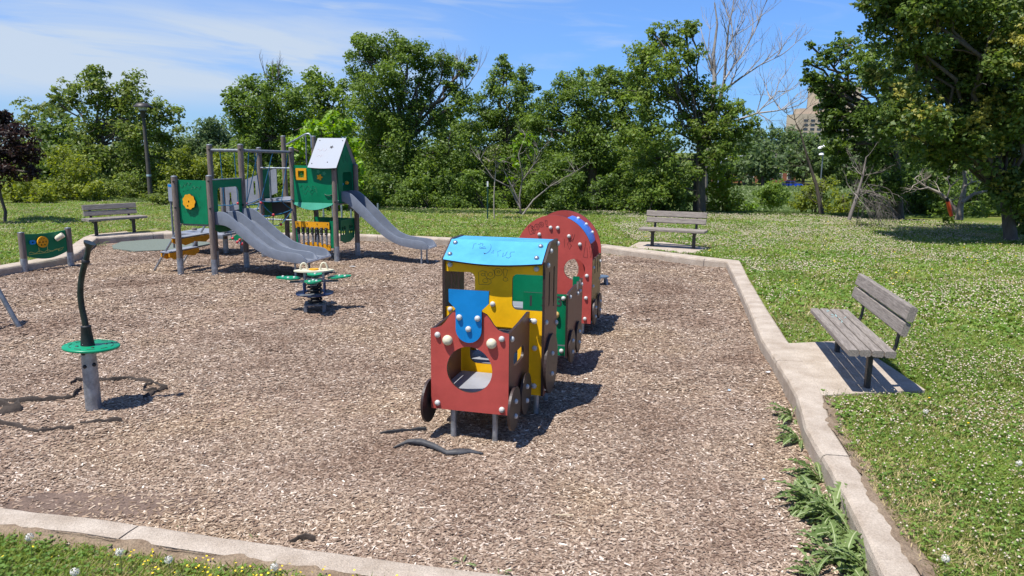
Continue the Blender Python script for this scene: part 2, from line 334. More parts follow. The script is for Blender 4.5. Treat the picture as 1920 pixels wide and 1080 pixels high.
def lawn_material():
    m = bpy.data.materials.new('lawn'); m.use_nodes = True; nt = m.node_tree; N = nt.nodes.new; Lk = nt.links.new; b = nt.nodes['Principled BSDF']
    tc = N('ShaderNodeTexCoord'); b.inputs['Roughness'].default_value = .9; b.inputs['Specular IOR Level'].default_value = .1
    n1 = N('ShaderNodeTexNoise'); n1.inputs['Scale'].default_value = .55; n1.inputs['Detail'].default_value = 6; Lk(tc.outputs['Object'], n1.inputs[0])
    n2 = N('ShaderNodeTexNoise'); n2.inputs['Scale'].default_value = 22; n2.inputs['Detail'].default_value = 5; Lk(tc.outputs['Object'], n2.inputs[0])
    a = ramp(nt, n1.outputs[0], [(.3, (.085, .115, .02)), (.5, (.13, .165, .03)), (.68, (.20, .20, .06))])
    bb = ramp(nt, n2.outputs[0], [(.3, (.35, .4, .3)), (.55, (1, 1, 1)), (.75, (1.0, 1.0, .8))])
    mx = N('ShaderNodeMix'); mx.data_type = 'RGBA'; mx.blend_type = 'MULTIPLY'; mx.inputs[0].default_value = .8; Lk(a, mx.inputs[6]); Lk(bb, mx.inputs[7]); Lk(mx.outputs[2], b.inputs['Base Color'])
    bp = N('ShaderNodeBump'); bp.inputs['Strength'].default_value = .8; bp.inputs['Distance'].default_value = .03; Lk(n2.outputs[0], bp.inputs['Height']); Lk(bp.outputs[0], b.inputs['Normal']); return m
def mulch_material():
    m = bpy.data.materials.new('wood_chip_bed'); m.use_nodes = True; nt = m.node_tree; N = nt.nodes.new; Lk = nt.links.new; b = nt.nodes['Principled BSDF']
    tc = N('ShaderNodeTexCoord'); b.inputs['Roughness'].default_value = .95; b.inputs['Specular IOR Level'].default_value = .1
    w = N('ShaderNodeTexNoise'); w.inputs['Scale'].default_value = 9; Lk(tc.outputs['Object'], w.inputs[0])
    mp = N('ShaderNodeMapping'); mp.inputs['Scale'].default_value = (38, 95, 40); mp.inputs['Rotation'].default_value = (0, 0, .4)
    ad = N('ShaderNodeMix'); ad.data_type = 'VECTOR'; ad.inputs[0].default_value = .12; Lk(tc.outputs['Object'], ad.inputs[4]); Lk(w.outputs[1], ad.inputs[5]); Lk(ad.outputs[1], mp.inputs[0])
    v = N('ShaderNodeTexVoronoi'); v.inputs['Scale'].default_value = 1; Lk(mp.outputs[0], v.inputs[0])
    sp = N('ShaderNodeSeparateColor'); Lk(v.outputs['Color'], sp.inputs[0])
    c = ramp(nt, sp.outputs[0], [(.0, (.13, .086, .06)), (.35, (.24, .166, .122)), (.75, (.33, .245, .185)), (1., (.46, .37, .29))])
    n3 = N('ShaderNodeTexNoise'); n3.inputs['Scale'].default_value = 1.3; n3.inputs['Detail'].default_value = 4; Lk(tc.outputs['Object'], n3.inputs[0])
    d = ramp(nt, n3.outputs[0], [(.5, (0, 0, 0)), (.7, (.75, .75, .75))])
    mx = N('ShaderNodeMix'); mx.data_type = 'RGBA'; Lk(d, mx.inputs[0]); Lk(c, mx.inputs[6]); mx.inputs[7].default_value = (.22, .15, .11, 1); Lk(mx.outputs[2], b.inputs['Base Color'])
    bp = N('ShaderNodeBump'); bp.inputs['Strength'].default_value = .9; bp.inputs['Distance'].default_value = .015; Lk(sp.outputs[1], bp.inputs['Height']); Lk(bp.outputs[0], b.inputs['Normal']); return m
def axis(a, b, step, far0, far1, k=1.35):
    xs = list(np.arange(a, b+1e-6, step)); s = step; x = xs[-1]
    while x < far1: s *= k; x += s; xs.append(x)
    s = step; x = xs[0]
    while x > far0: s *= k; x -= s; xs.insert(0, x)
    return np.array(xs)
LAWN = lawn_material()
ground = grid('ground', axis(-12, 6, .1, -1500, 1500, 1.12), axis(2, 20, .1, -300, 3500, 1.08), T, LAWN, lambda X, Y: inside(MID2, X, Y)); tag(ground, 'clover lawn falling into the green valley', kind='structure')
MUT = mulch_material()
mb = grid('wood_chip_ground', np.arange(-11, 5.01, .1), np.arange(2.8, 19.6, .1), lambda X, Y: np.where(inside(MID2, X, Y), MUL(X, Y), -.5), MUT); tag(mb, 'wood chip bed of the playground', kind='structure')
# kerb: cast lengths with narrow joints
def kerb():
    b = MB(); pts = []; n = len(INNER)
    for i in range(n):
        p = Vector(IN2[i]); q = Vector(IN2[(i+1) % n]); o1 = Vector(OUT2[i]); o2 = Vector(OUT2[(i+1) % n]); L = (q-p).length; k = max(1, int(L/.12))
        for j in range(k): pts.append((p.lerp(q, j/k), o1.lerp(o2, j/k), L/k))
    acc = 0; seg = []; segs = []; rnd = random.Random(3); tgt = 2.0
    for pt in pts+[pts[0]]:
        seg.append(pt); acc += pt[2]
        if acc > tgt: segs.append(seg); seg = [pt]; acc = 0; tgt = 1.8+rnd.random()*1.4
    segs.append(seg)
    for sg in segs:
        if len(sg) < 2: continue
        rows = []; dz = rnd.uniform(-.002, .002)
        for i, (p, q, l) in enumerate(sg):
            d = (q-p); w = d.length; d = d/w; t = (sg[min(i+1, len(sg)-1)][0]-sg[max(i-1, 0)][0]).normalized()
            sh = .006 if i == 0 else (-.006 if i == len(sg)-1 else 0)
            j = lambda s=.004: rnd.uniform(-s, s)
            z = .028+dz
            rows.append([(p+d*u_+t*sh, zz) for u_, zz in ((0+j(.003), -.4), (j(.003), z-.045+j()), (.012, z-.016+j()), (.035, z-.003+j(.002)), (w*.5, z+j(.002)), (w-.03, z-.002+j(.002)), (w-.008, z-.016), (w, -.4))])
        m = len(rows[0]); vs = [(a.x, a.y, z) for r in rows for a, z in r]; fs = []
        for i in range(len(rows)-1):
            for k in range(m-1): fs.append((i*m+k, i*m+k+1, (i+1)*m+k+1, (i+1)*m+k))
        b.add(vs, [f[::-1] for f in fs], 0, False); b.add(vs, [tuple(range(m)), tuple(range((len(rows)-1)*m, len(rows)*m))[::-1]])
    return b.build('kerb', CONC)
tag(kerb(), 'pale concrete kerb round the wood chips', kind='structure')
def slab(name, pts, z0, z1, m, label, kind='structure'):
    o = MB().prism(pts, [], (0, 0, z0), (1, 0, 0), (0, 1, 0), z1-z0).build(name, m, None, .008); return tag(o, label, kind=kind)
slab('concrete_pad', [(2.75, 6.45), (3.9, 6.66), (4.02, 8.5), (3.05, 8.3)], -.2, .022, CONC, 'concrete pad under the near bench')
slab('concrete_pad', [(2.7, 17.0), (3.87, 15.9), (4.55, 16.95), (3.7, 18.05), (3.1, 18.0)], -.2, .018, CONC, 'concrete pad under the far bench')
slab('concrete_pad', [(-10.35, 17.75), (-10.5, 18.3), (-9.6, 19.75), (-8.75, 19.1), (-9.0, 18.95), (-10.02, 17.9)], -.2, .018, CONC, 'concrete pad under the left bench')
PADS = [[(2.9, 6.45), (3.95, 6.62), (4.08, 8.55), (3.1, 8.35)], [(2.7, 17.0), (3.87, 15.9), (4.55, 16.95), (3.7, 18.05), (3.1, 18.0)], [(-10.35, 17.75), (-10.5, 18.3), (-9.6, 19.75), (-8.75, 19.1), (-10.02, 17.9)]]
RUB = mat('green_rubber_surface', (.10, .125, .10), .9, var2=(.16, .185, .155), vscale=30, bump=.5, bscale=120)
slab('rubber_surface', [(-9.4, 17.2), (-9.55, 17.9), (-9.0, 18.5), (-8.0, 18.6), (-7.3, 17.8), (-7.5, 16.7), (-8.4, 16.3), (-9.1, 16.7)], -.3, -.105, RUB, 'green rubber safety surface beside the tower')
PATHM = mat('pale_path', (.42, .38, .32), .95, var=.12, vscale=3); SAND = mat('sandy_ground', (.42, .27, .17), .95, var=.15, vscale=2)
def strip(name, pts, m, label, dz=.02):
    b = MB()
    for i in range(len(pts)-1):
        (a, wa), (c, wc) = pts[i], pts[i+1]; n = 14; a = Vector(a); c = Vector(c); d = (c-a).normalized(); nn = Vector((-d.y, d.x)); vs = []
        for k in range(n+1):
            p = a.lerp(c, k/n); w = wa+(wc-wa)*k/n
            for s in (-1, 1): q = p+nn*s*w/2; vs.append((q.x, q.y, float(T(q.x, q.y))+dz))
        b.add(vs, [(2*k, 2*k+2, 2*k+3, 2*k+1) for k in range(n)])
    return tag(b.build(name, m), label, kind='structure')
strip('path', [((8.9, 23.5), .35), ((12.5, 22.95), .5), ((17, 22.3), .9), ((24, 21), 1.5)][:4], PATHM, 'pale path crossing the lawn on the right')
strip('path', [(G(1448, 413), .3), (G(1500, 413.5), .3)], PATHM, 'short pale strip of path at the lawn edge')
strip('path', [(G(838, 417), .35), (G(880, 417.5), .35)], PATHM, 'short pale bare strip in the far lawn')
strip('path', [(G(545, 418), .9), (G(640, 417), .8)], PATHM, 'pale path seen under the tower')
strip('path', [(G(0, 432), .5), (G(40, 428), .4)], PATHM, 'pale path end at the left')
strip('bare_ground', [(G(945, 405), .7), (G(1022, 405), .9)], SAND, 'sandy bare ground under the trees')
ASPH = mat('asphalt', (.16, .16, .16), .9, var=.1)
strip('road', [((-80, 160), 9), ((47, 151), 9), ((150, 142), 9)], ASPH, 'road across the valley', .1)

# chips, grass and flowers
def quads_on(X, Y, Z, L, Wd, ang, tilt, roll, bend=None):
    n = len(X); ca, sa = np.cos(ang), np.sin(ang); e1 = np.stack([ca*np.cos(tilt), sa*np.cos(tilt), np.sin(tilt)], -1)
    e2 = np.stack([-sa*np.cos(roll), ca*np.cos(roll), np.sin(roll)], -1); c = np.stack([X, Y, Z], -1); a = e1*(L/2)[:, None]; b = e2*(Wd/2)[:, None]
    k = rng.uniform(.55, 1, (n, 1)); k2 = rng.uniform(.55, 1, (n, 1))
    return np.stack([c-a-b*k, c+a*k2-b, c+a+b*k, c-a*k2+b], 1).reshape(-1, 3)
def chips():
    V = []
    for (d0, d1, dens, s) in ((0, 6.6, 7000, .68), (6.6, 10, 4200, .78), (10, 20, 1900, 1.05)):
        x0, x1, y0, y1 = (-6.2, 3, 3, d1) if d0 == 0 else ((-9, 4.2, 3.5, d1) if d0 < 8 else (-10.5, 4.6, 5, 19.2))
        n = int((x1-x0)*(y1-y0)*dens); X = rng.uniform(x0, x1, n); Y = rng.uniform(y0, y1, n); D = np.hypot(X, Y)
        bare = vn(X, Y, .8, 8)*.6+vn(X, Y, 2.2, 9)*.4
        dirt = np.maximum(np.exp(-(((X+2.7)/.9)**2+((Y-4.5)/.3)**2)), .45*np.exp(-(((X+1.95)/.55)**2+((Y-6.1)/.3)**2)))*1.0
        pr = np.clip(1.2-1.0*sm((bare-.56)/.2)*.75-dirt*1.1, .13, 1)
        k = (D >= d0) & (D < d1) & inside(IN2, X, Y) & (rng.random(n) < pr) & (np.abs(X) < Y*.8+1.3); X = X[k]; Y = Y[k]; n = len(X)
        L = rng.gamma(6, .0055, n)*s+.008; Wd = L*rng.uniform(.22, .5, n); Wd = np.minimum(Wd, .018*s)
        V.append(quads_on(X, Y, MUL(X, Y)+rng.uniform(.003, .016, n)*s, L, Wd, rng.uniform(0, 6.28, n), rng.normal(0, .11, n), rng.normal(0, .2, n)))
    V = np.concatenate(V)
    m = bpy.data.materials.new('wood_chip'); m.use_nodes = True; nt = m.node_tree; b = nt.nodes['Principled BSDF']; b.inputs['Roughness'].default_value = .85; b.inputs['Specular IOR Level'].default_value = .2
    gi = nt.nodes.new('ShaderNodeNewGeometry')
    nt.links.new(ramp(nt, gi.outputs['Random Per Island'], [(0, (.125, .08, .06)), (.15, (.215, .150, .108)), (.55, (.32, .235, .172)), (.88, (.44, .345, .265)), (.98, (.62, .52, .43)), (1, (.8, .72, .62))]), b.inputs['Base Color'])
    tc = nt.nodes.new('ShaderNodeTexCoord'); ns = nt.nodes.new('ShaderNodeTexNoise'); ns.inputs['Scale'].default_value = .6; ns.inputs['Detail'].default_value = 8; nt.links.new(tc.outputs['Object'], ns.inputs[0]); src = b.inputs['Base Color'].links[0].from_socket
    mx = nt.nodes.new('ShaderNodeMix'); mx.data_type = 'RGBA'; mx.blend_type = 'MULTIPLY'; mx.inputs[0].default_value = 1; nt.links.new(src, mx.inputs[6]); nt.links.new(ramp(nt, ns.outputs[0], [(.34, (.66, .60, .57)), (.49, (1, 1, 1)), (.64, (1.0, .97, .88))]), mx.inputs[7]); nt.links.new(mx.outputs[2], b.inputs['Base Color'])
    tag(npmesh('wood_chips', V, 4, m), 'loose brown wood chips covering the playground', kind='stuff')
chips()
def lawnmask(X, Y, margin=0.):
    k = ~inside(OUT2, X, Y)
    for p in PADS: k &= ~inside(p, X, Y)
    return k
def scatter(x0, x1, y0, y1, dens, dmin, dmax):
    n = int((x1-x0)*(y1-y0)*dens); X = rng.uniform(x0, x1, n); Y = rng.uniform(y0, y1, n); D = np.hypot(X, Y)
    k = (D >= dmin) & (D < dmax) & lawnmask(X, Y) & (np.abs(X) < Y*.78+1.6); return X[k], Y[k]
def wear(X, Y):   # bare soil beside the kerb and worn spots
    e = edgedist(OUT2, X, Y); w = np.exp(-(e/.06)**2)*.9*vn(X, Y, 1.3, 21)*1.3
    w = np.where((X > 2) & (Y < 6.8), np.maximum(w, np.exp(-(e/.11)**2)*1.3*sm((vn(X, Y, 1.6, 22)*.6+vn(X, Y, 7, 23)*.4-.25)*3)), w)
    patch = sm((vn(X, Y, .9, 31)*.6+vn(X, Y, 2.6, 32)*.4-.54)/.16)*.75*(Y < 7)
    for cx, cy, r in ((2.72, 5.0, .3), (2.62, 4.3, .22), (3.4, 5.6, .3), (4.3, 9.6, .6), (2.55, 3.75, .15), (3.9, 4.6, .3)): w = np.maximum(w, .72*np.exp(-(((X-cx)/r)**2+((Y-cy)/r/1.3)**2)/1.6))
    return np.clip(w+patch, 0, 1)
def blades():
    V = []
    for (x0, x1, y0, y1, dens, d0, d1, L0, W0) in ((-5, 5.5, 2.2, 6.5, 9500, 0, 6.5, .042, .0052), (1.8, 9, 3, 11, 4200, 6.5, 10.5, .05, .009), (3, 16, 8, 27, 900, 10.5, 28, .065, .022), (-20, 5, 10, 31, 620, 12, 34, .07, .026)):
        X, Y = scatter(x0, x1, y0, y1, dens, d0, d1); k = rng.random(len(X)) > wear(X, Y)*.97
        X = X[k]; Y = Y[k]; n = len(X); h = vn(X, Y, 1.7, 41)
        L = L0*rng.uniform(.5, 1.3, n)*(.55+.9*h); a = rng.uniform(0, 6.28, n); lean = rng.uniform(.15, 1.15, n); Z = T(X, Y)
        ca, sa = np.cos(a), np.sin(a); b = np.stack([X, Y, Z], -1); dirn = np.stack([ca*np.sin(lean), sa*np.sin(lean), np.cos(lean)], -1); wv = np.stack([-sa, ca, 0*a], -1)*(W0*rng.uniform(.6, 1.2, n))[:, None]/2
        mid = b+dirn*(L*.55)[:, None]; tip = b+(dirn*L[:, None])+np.stack([ca, sa, -.4+0*a], -1)*(L*.2)[:, None]
        V.append(np.stack([b-wv, b+wv, mid+wv*.8, tip], 1).reshape(-1, 3))
        del b
    tag(npmesh('grass', np.concatenate(V), 4, GRASSM), 'short green lawn grass', kind='stuff')
blades()
def clover():
    V = []; FV = []; ST = []; YV = []
    for (x0, x1, y0, y1, dens, d0, d1, s, fd) in ((-5, 5.5, 2.2, 6.5, 1300, 0, 6.5, .0075, 330), (1.8, 9, 3, 11, 550, 6.5, 10.5, .011, 420), (3, 16, 8, 27, 130, 10.5, 28, .024, 190), (-20, 5, 10, 31, 80, 12, 34, .024, 22)):
        X, Y = scatter(x0, x1, y0, y1, dens, d0, d1); k = rng.random(len(X)) > wear(X, Y)*1.0; k &= rng.random(len(X)) < .25+1.1*vn(X, Y, 1.2, 51)
        X = X[k]; Y = Y[k]; n = len(X); a = rng.uniform(0, 6.28, n); Z = T(X, Y)+rng.uniform(.012, .045, n)
        for t in range(3):      # three leaflets
            aa = a+t*2.094; cx = X+np.cos(aa)*s; cy = Y+np.sin(aa)*s; ss = s*rng.uniform(.8, 1.2, n)*2.0
            V.append(quads_on(cx, cy, Z, ss, ss*.9, aa, rng.normal(0, .3, n), rng.normal(0, .3, n)))
        X, Y = scatter(x0, x1, y0, y1, fd, d0, d1); k = (rng.random(len(X)) > wear(X, Y)) & (rng.random(len(X)) < np.clip(3.6*vn(X, Y, .55, 61)**1.3*vn(X, Y, 1.9, 62)**1.2+.07, 0, 1)*np.where((X < 0) & (Y < 6), .35, 1))
        X = X[k]; Y = Y[k]; n = len(X); r = (.0075 if d1 < 7 else (.0085 if d1 < 12 else .0125))*rng.uniform(.6, 1.3, n); Z = T(X, Y)+rng.uniform(.04, .085, n)
        c = np.stack([X, Y, Z], -1); ax = np.array([[1, 0, 0], [0, 1, 0], [-1, 0, 0], [0, -1, 0]], float)
        for i in range(4):
            p = c+ax[i]*r[:, None]; q = c+ax[(i+1) % 4]*r[:, None]; zt = np.array([0, 0, 1.])*(r*.85)[:, None]
            FV.append(np.stack([p, q, c+zt*1.0, c+zt*1.0+ax[i]*r[:, None]*.3], 1).reshape(-1, 3)); FV.append(np.stack([q, p, c-zt*.8, c-zt*.8+ax[i]*r[:, None]*.2], 1).reshape(-1, 3))
        if d1 < 11:
            wv = np.array([.0012, .0006, 0]); g = np.stack([X, Y, T(X, Y)], -1); ST.append(np.stack([g-wv, g+wv, c+wv, c-wv], 1).reshape(-1, 3))
        X, Y = scatter(x0, x1, y0, y1, fd*.004+.03, d0, d1); n = len(X); Z = T(X, Y)+.05; r = .010 if d1 < 11 else .018
        for i in range(3): YV.append(quads_on(X, Y, Z+i*.003, np.full(n, r*1.6), np.full(n, r*1.6), np.full(n, i*.6), np.full(n, .1*i), np.full(n, -.2)))
    tag(npmesh('clover_leaves', np.concatenate(V), 4, CLOV), 'clover leaves growing through the lawn', kind='stuff')
    FM = mat('clover_flower', (.38, .31, .2), .8, var2=(.60, .53, .42), vscale=3, island=.3); tag(npmesh('clover_flowers', np.concatenate(FV), 4, FM), 'white clover flowers all over the lawn', kind='stuff')
    tag(npmesh('clover_stems', np.concatenate(ST), 4, CLOV), 'thin stems of the clover flowers', kind='stuff')
    YM = mat('yellow_petal', (.75, .55, .02), .7, island=.15); tag(npmesh('yellow_flowers', np.concatenate(YV), 4, YM), 'small yellow flowers in the lawn', kind='stuff')
    # patch of tiny yellow flowers in front on the left
    n = 170; X = rng.normal(-1.25, .55, n); Y = 3.42-.21*(X+1.0)*1.0+rng.normal(-.04, .10, n); k = lawnmask(X, Y); X = X[k]; Y = Y[k]; n = len(X)
    o = npmesh('yellow_flowers', quads_on(X, Y, T(X, Y)+rng.uniform(.03, .07, n), np.full(n, .011), np.full(n, .011), rng.uniform(0, 6, n), rng.normal(0, .3, n), rng.normal(-.3, .3, n)), 4, YM); tag(o, 'tiny yellow flowers by the near kerb', kind='stuff')
clover()
DIRT = mat('bare_soil', (.16, .108, .065), .95, var2=(.30, .225, .15), vscale=9, bump=1., bscale=80)
speckle(DIRT, 90, .5)
def soil():
    b = MB(); n = len(OUT2)
    for i in (26, 27, 28, 29, 30, 0, 1, 2, 3, 4, 5, 6):
        right = i > 20; wd = .15 if right else .09; o = offset_poly(IN2, [w+wd for a, bb, w in INNER]); p, q = Vector(OUT2[i]), Vector(OUT2[(i+1) % n]); p2, q2 = Vector(o[i]), Vector(o[(i+1) % n]); k = int((q-p).length/.025)+2; vs = []
        for j in range(k+1):
            a = p.lerp(q, j/k); c = p2.lerp(q2, j/k); d = (c-a).normalized(); v1 = float(vn(a.x, a.y, 5.0, 71))*.65+float(vn(a.x, a.y, 21., 72))*.35; v2 = float(vn(a.x, a.y, 4.0, 73))*.6+float(vn(a.x, a.y, 17., 74))*.4
            inn = a-d*(-.004+.10*max(0, v1-.25)*(1.2 if right else 1)); out = a+d*(wd*(.15+1.1*v2))
            vs += [(inn.x, inn.y, .0285), (a.x-d.x*.02, a.y-d.y*.02, .0315), (a.x+d.x*.012, a.y+d.y*.012, .018), (out.x, out.y, float(T(out.x, out.y))+.003)]
        b.add(vs, [(4*j+m, 4*j+m+1, 4*j+m+5, 4*j+m+4) for j in range(k) for m in range(3)], 0, True)
    tag(b.build('soil', DIRT), 'bare soil between kerb and lawn', kind='structure')
soil()
DAMP = mat('damp_soil', (.12, .08, .058), .9, var2=(.21, .145, .108), vscale=5, bump=1., bscale=70); speckle(DAMP, 60, .5)
def damp(label, cx, cy, rx, ry, rot):
    b = MB(); n = 90; m = 9; vs = []
    for i in range(n):
        a = 2*math.pi*i/n; k = .62+.5*float(vn(cx+math.cos(a)*1.5, cy+math.sin(a)*1.5, 2., 91))+.28*float(vn(cx+math.cos(a)*3, cy+math.sin(a)*3, 6., 92))
        for j in range(m+1):
            f = k*j/m; x = rx*f*math.cos(a); y = ry*f*math.sin(a); X = cx+x*math.cos(rot)-y*math.sin(rot); Y = cy+x*math.sin(rot)+y*math.cos(rot); vs.append((X, Y, float(MUL(X, Y))+(.0045 if j < m-2 else (.002 if j < m-1 else (-.002 if j < m else -.01)))))
    b.add(vs, [(i*(m+1)+j, i*(m+1)+j+1, ((i+1) % n)*(m+1)+j+1, ((i+1) % n)*(m+1)+j) for i in range(n) for j in range(m)], 0, True)
    tag(b.build('damp_soil', DAMP), label, kind='structure')
damp('bare dark soil by the near kerb on the left', -2.75, 4.52, .95, .26, .05)
def drygrass():
    V = []
    for cx, cy, r, n in ((2.72, 5.0, .30, 2600), (2.62, 4.3, .22, 1500), (3.4, 5.6, .3, 1400), (4.3, 9.6, .7, 3500), (2.55, 3.75, .15, 700), (3.9, 4.6, .35, 1200)):
        X = rng.normal(cx, r, n); Y = rng.normal(cy, r*1.3, n); k = lawnmask(X, Y); X = X[k]; Y = Y[k]; n = len(X); L = rng.uniform(.02, .05, n); a = rng.uniform(0, 6.28, n); lean = rng.uniform(.5, 1.4, n); ca, sa = np.cos(a), np.sin(a)
        g = np.stack([X, Y, T(X, Y)+.004], -1); dd = np.stack([ca*np.sin(lean), sa*np.sin(lean), np.cos(lean)], -1)*L[:, None]; w = np.stack([-sa, ca, 0*a], -1)*.0028
        V.append(np.stack([g-w, g+w, g+dd+w*.4, g+dd-w*.4], 1).reshape(-1, 3))
    tag(npmesh('dry_grass', np.concatenate(V), 4, mat('dry_grass_blade', (.36, .29, .14), .9, island=.35)), 'dry yellowed grass in worn spots beside the kerb', kind='stuff')
drygrass()

# ---------------------------------------------------------------- the toy train
TH = R_(14.5); TO = Vector((-.29, 5.66)); TU = Vector((math.cos(TH), -math.sin(TH))); TV = Vector((math.sin(TH), math.cos(TH)))
XA = (1, 0, 0); YA = (0, 1, 0); ZA = (0, 0, 1)
class Unit:   # one body of the train; a to the right, b along the train, z up, measured from the front of the train
    def __init__(s, name, label, b0, group=None):
        s.b0 = b0; p = TO+TV*b0; s.t = thing(name, label, 'play train', (p.x, p.y, 0), -TH, group)
    def front(s, name, m, out, b, holes=(), t=.02, bev=.003):   # board across the train, its face to the camera
        return MB().prism(out, holes, (0, b-s.b0+t, 0), XA, ZA, t, 0, 1).build(name, [m, EDGE], s.t, bev)
    def side(s, name, m, out, a, holes=(), t=.02, bev=.003):    # board along the train; a is its inner face
        out = [(b-s.b0, z) for b, z in out]; holes = [[(b-s.b0, z) for b, z in h] for h in holes]
        return MB().prism(out, holes, (a, 0, 0), YA, ZA, t, 0, 1).build(name, [m, EDGE], s.t, bev)
    def wheel(s, a, b, z, r, t=.02):
        w = MB().prism(circ(b-s.b0, z, r, 48), [], (a, 0, 0), YA, ZA, t, 0, 1).build('wheel', [DARKW, EDGE], s.t, .003)
        sgn = 1 if a > 0 else -1
        for dz in (.35, -.35): dome(w, (a+(t if sgn > 0 else 0), b-s.b0, z+dz*r), (sgn, 0, 0), .9)
        return w
    def post(s, a, b, z1, r=.024):
        return MB().cyl((a, b-s.b0, MZ-.1), (a, b-s.b0, z1), r, 16).build('post', GALV, s.t)
    def bolts(s, pts, nrm):
        for a, b, z in pts: dome(s.t, (a, b-s.b0, z), nrm)
def mir(pts, c): return pts+[(2*c-x, z) for x, z in reversed(pts)]
E1 = Unit('toy_engine', 'red and yellow toy train engine with blue funnel and round hole in its front', 0)
def build_engine():
    u = E1; c = -.045
    rt_ = [(.28, .12), (.28, .79), (.235, .797), (.19, .815), (.155, .85), (.125, .895), (.095, .93), (.05, .95)]
    out = mir([(x, z) for x, z in rt_], c)
    u.front('front_panel', RED, out, 0, [circ(c, .47, .19, 48)])
    fun = [(-.045+.165, 1.122), (-.045+.163, 1.02), (-.045+.107, .965)]+circ(c, .805, .107, 20, None, 0, -math.pi, False)+[(-.045-.107, .965), (-.045-.163, 1.02), (-.045-.165, 1.122)]
    f = u.front('funnel', BLU, fun[::-1], -.021, (), .02)
    for a, z in ((-.12, .9), (.03, .9), (-.045, .81)): dome(f, (a, -.022, z), (0, -1, 0))
    for a, z in ((-.31, .74), (.222, .745), (-.315, .17), (.228, .165)): dome(u.t, (a, -.001, z), (0, -1, 0))
    for a in (-.225, .14): dome(u.t, (a, -.001, .702), (0, -1, 0), 1.75, CREAM, 'headlight')
    prof = [(.022, .13), (.70, .13), (.70, .82), (.66, .825), (.35, .80), (.022, .785)]
    slot = rr(.15, .47, .50, .585, .055)
    u.side('hood_side', BRN, prof, .258, [slot], .022); u.side('hood_side', BRN, prof, -.37, [slot], .022)
    MB().box((c, .37, .225), (.6, .66, .02)).build('hood_floor', GREYF, u.t, .003)
    for s_, a in ((1, .281), (-1, -.371)):
        for b, z in ((.07, .73), (.07, .2), (.62, .2)): dome(u.t, (a, b, z), (s_, 0, 0))
    for a in (.305, -.415):
        for b in (.05, .44): u.wheel(a, b, .165, .178)
    for a, b in ((-.2, .06), (.15, .08)): u.post(a, b, .24)
    # cab
    def rc(cx, cy, r, a0, a1, n=5): return circ(cx, cy, r, n, None, R_(a0), R_(a1), False)
    r = .05
    out = [(-.498, .06), (.388, .06), (.388, .825)]+rc(.115+r, .825+r, r, 270, 180)+rc(.115+r, 1.14-r, r, 180, 90)+[(.388, 1.14), (.388, 1.235), (-.498, 1.235), (-.498, 1.135)]+rc(-.225-r, 1.135-r, r, 90, 0)+rc(-.225-r, .815+r, r, 360, 270)+[(-.498, .815)]
    hole = rr(-.27, .31, .17, .66, .07)
    u.front('cab_front', YEL, out, .72, [hole], .022)
    u.front('cab_back', YEL, [(-.498, .2), (.388, .2), (.388, .6), (-.498, .6)][0:4], 1.22, [rr(-.4, .28, .29, .52, .06)], .02)
    cab = [(.70, .06), (1.25, .06), (1.25, 1.39), (1.22, 1.405), (.93, 1.405), (.70, 1.262)]
    sl = [rr(.86, .84, .905, 1.15, .02), rr(1.06, .80, 1.105, 1.17, .02)]
    u.side('cab_side', BRN, cab, .39, sl, .022); u.side('cab_side', BRN, cab, -.522, sl+[rr(.955, .84, .99, 1.15, .015)], .022)
    c0, s0 = math.cos(R_(32)), math.sin(R_(32)); L = .285
    w = .888; n = 16; belly = [(-.499+w*i/n, -.045*math.sin(math.pi*i/n)) for i in range(n+1)]
    MB().prism(belly+[(.389, L), (-.499, L)], [], (0, .665, 1.235), XA, (0, c0, s0), .018, 0, 1).build('roof_front', [RBLU, EDGE], u.t, .003)
    MB().box((-.055, 1.075, 1.386), (.886, .32, .018)).build('roof_top', RBLU, u.t, .003)
    for a, l in ((-.45, .22), (-.455, .06), (.335, .22), (.33, .06)): dome(u.t, (a, .665+c0*l-.0, 1.235+s0*l+.02), (0, -s0, c0), .95, GALV)
    for s_, a in ((1, .413), (-1, -.523)):
        for b, z in ((.76, .12), (.92, .16), (1.21, .62), (.76, .72), (1.21, 1.36), (.90, 1.33), (.79, 1.22)): dome(u.t, (a, b, z), (s_, 0, 0), .95)
    for a, z in ((-.455, 1.195), (.33, 1.195), (-.06, .862), (-.455, .79), (.325, .49), (.325, .145)): dome(u.t, (a, .719, z), (0, -1, 0))
    br = MB().cyl((.262, .69, .745), (.33, .69, .745), .02, 12).build('bracket', GALV, u.t); dome(br, (.33, .665, .745), (0, -1, 0), 1.05)
    br = MB().cyl((.262, .69, .165), (.31, .69, .165), .018, 12).build('bracket', GALV, u.t)
    MB().box((-.055, 1.0, .275), (.86, .5, .02)).build('cab_floor', GREYF, u.t, .003)
    MB().box((-.055, 1.12, .5), (.86, .2, .02)).build('cab_seat', GREYF, u.t, .003)
    for a in (.416, -.546): u.wheel(a, .94, .30, .272, .022)
    for a, b in ((.33, .80), (-.42, .80), (.33, 1.2), (-.42, 1.2)): u.post(a, b, .28)
    # pen drawings on the boards
    def P(l): return [(-.48+(820+x/5.68-838)*.00472, 1.23-(430+y/5.68-488)*.0047) for x, y in l]
    def el(cx, cy, rx, ry, n=14, a0=0, a1=360): return [(cx+rx*math.cos(R_(a0+(a1-a0)*i/n)), cy+ry*math.sin(R_(a0+(a1-a0)*i/n))) for i in range(n+1)]
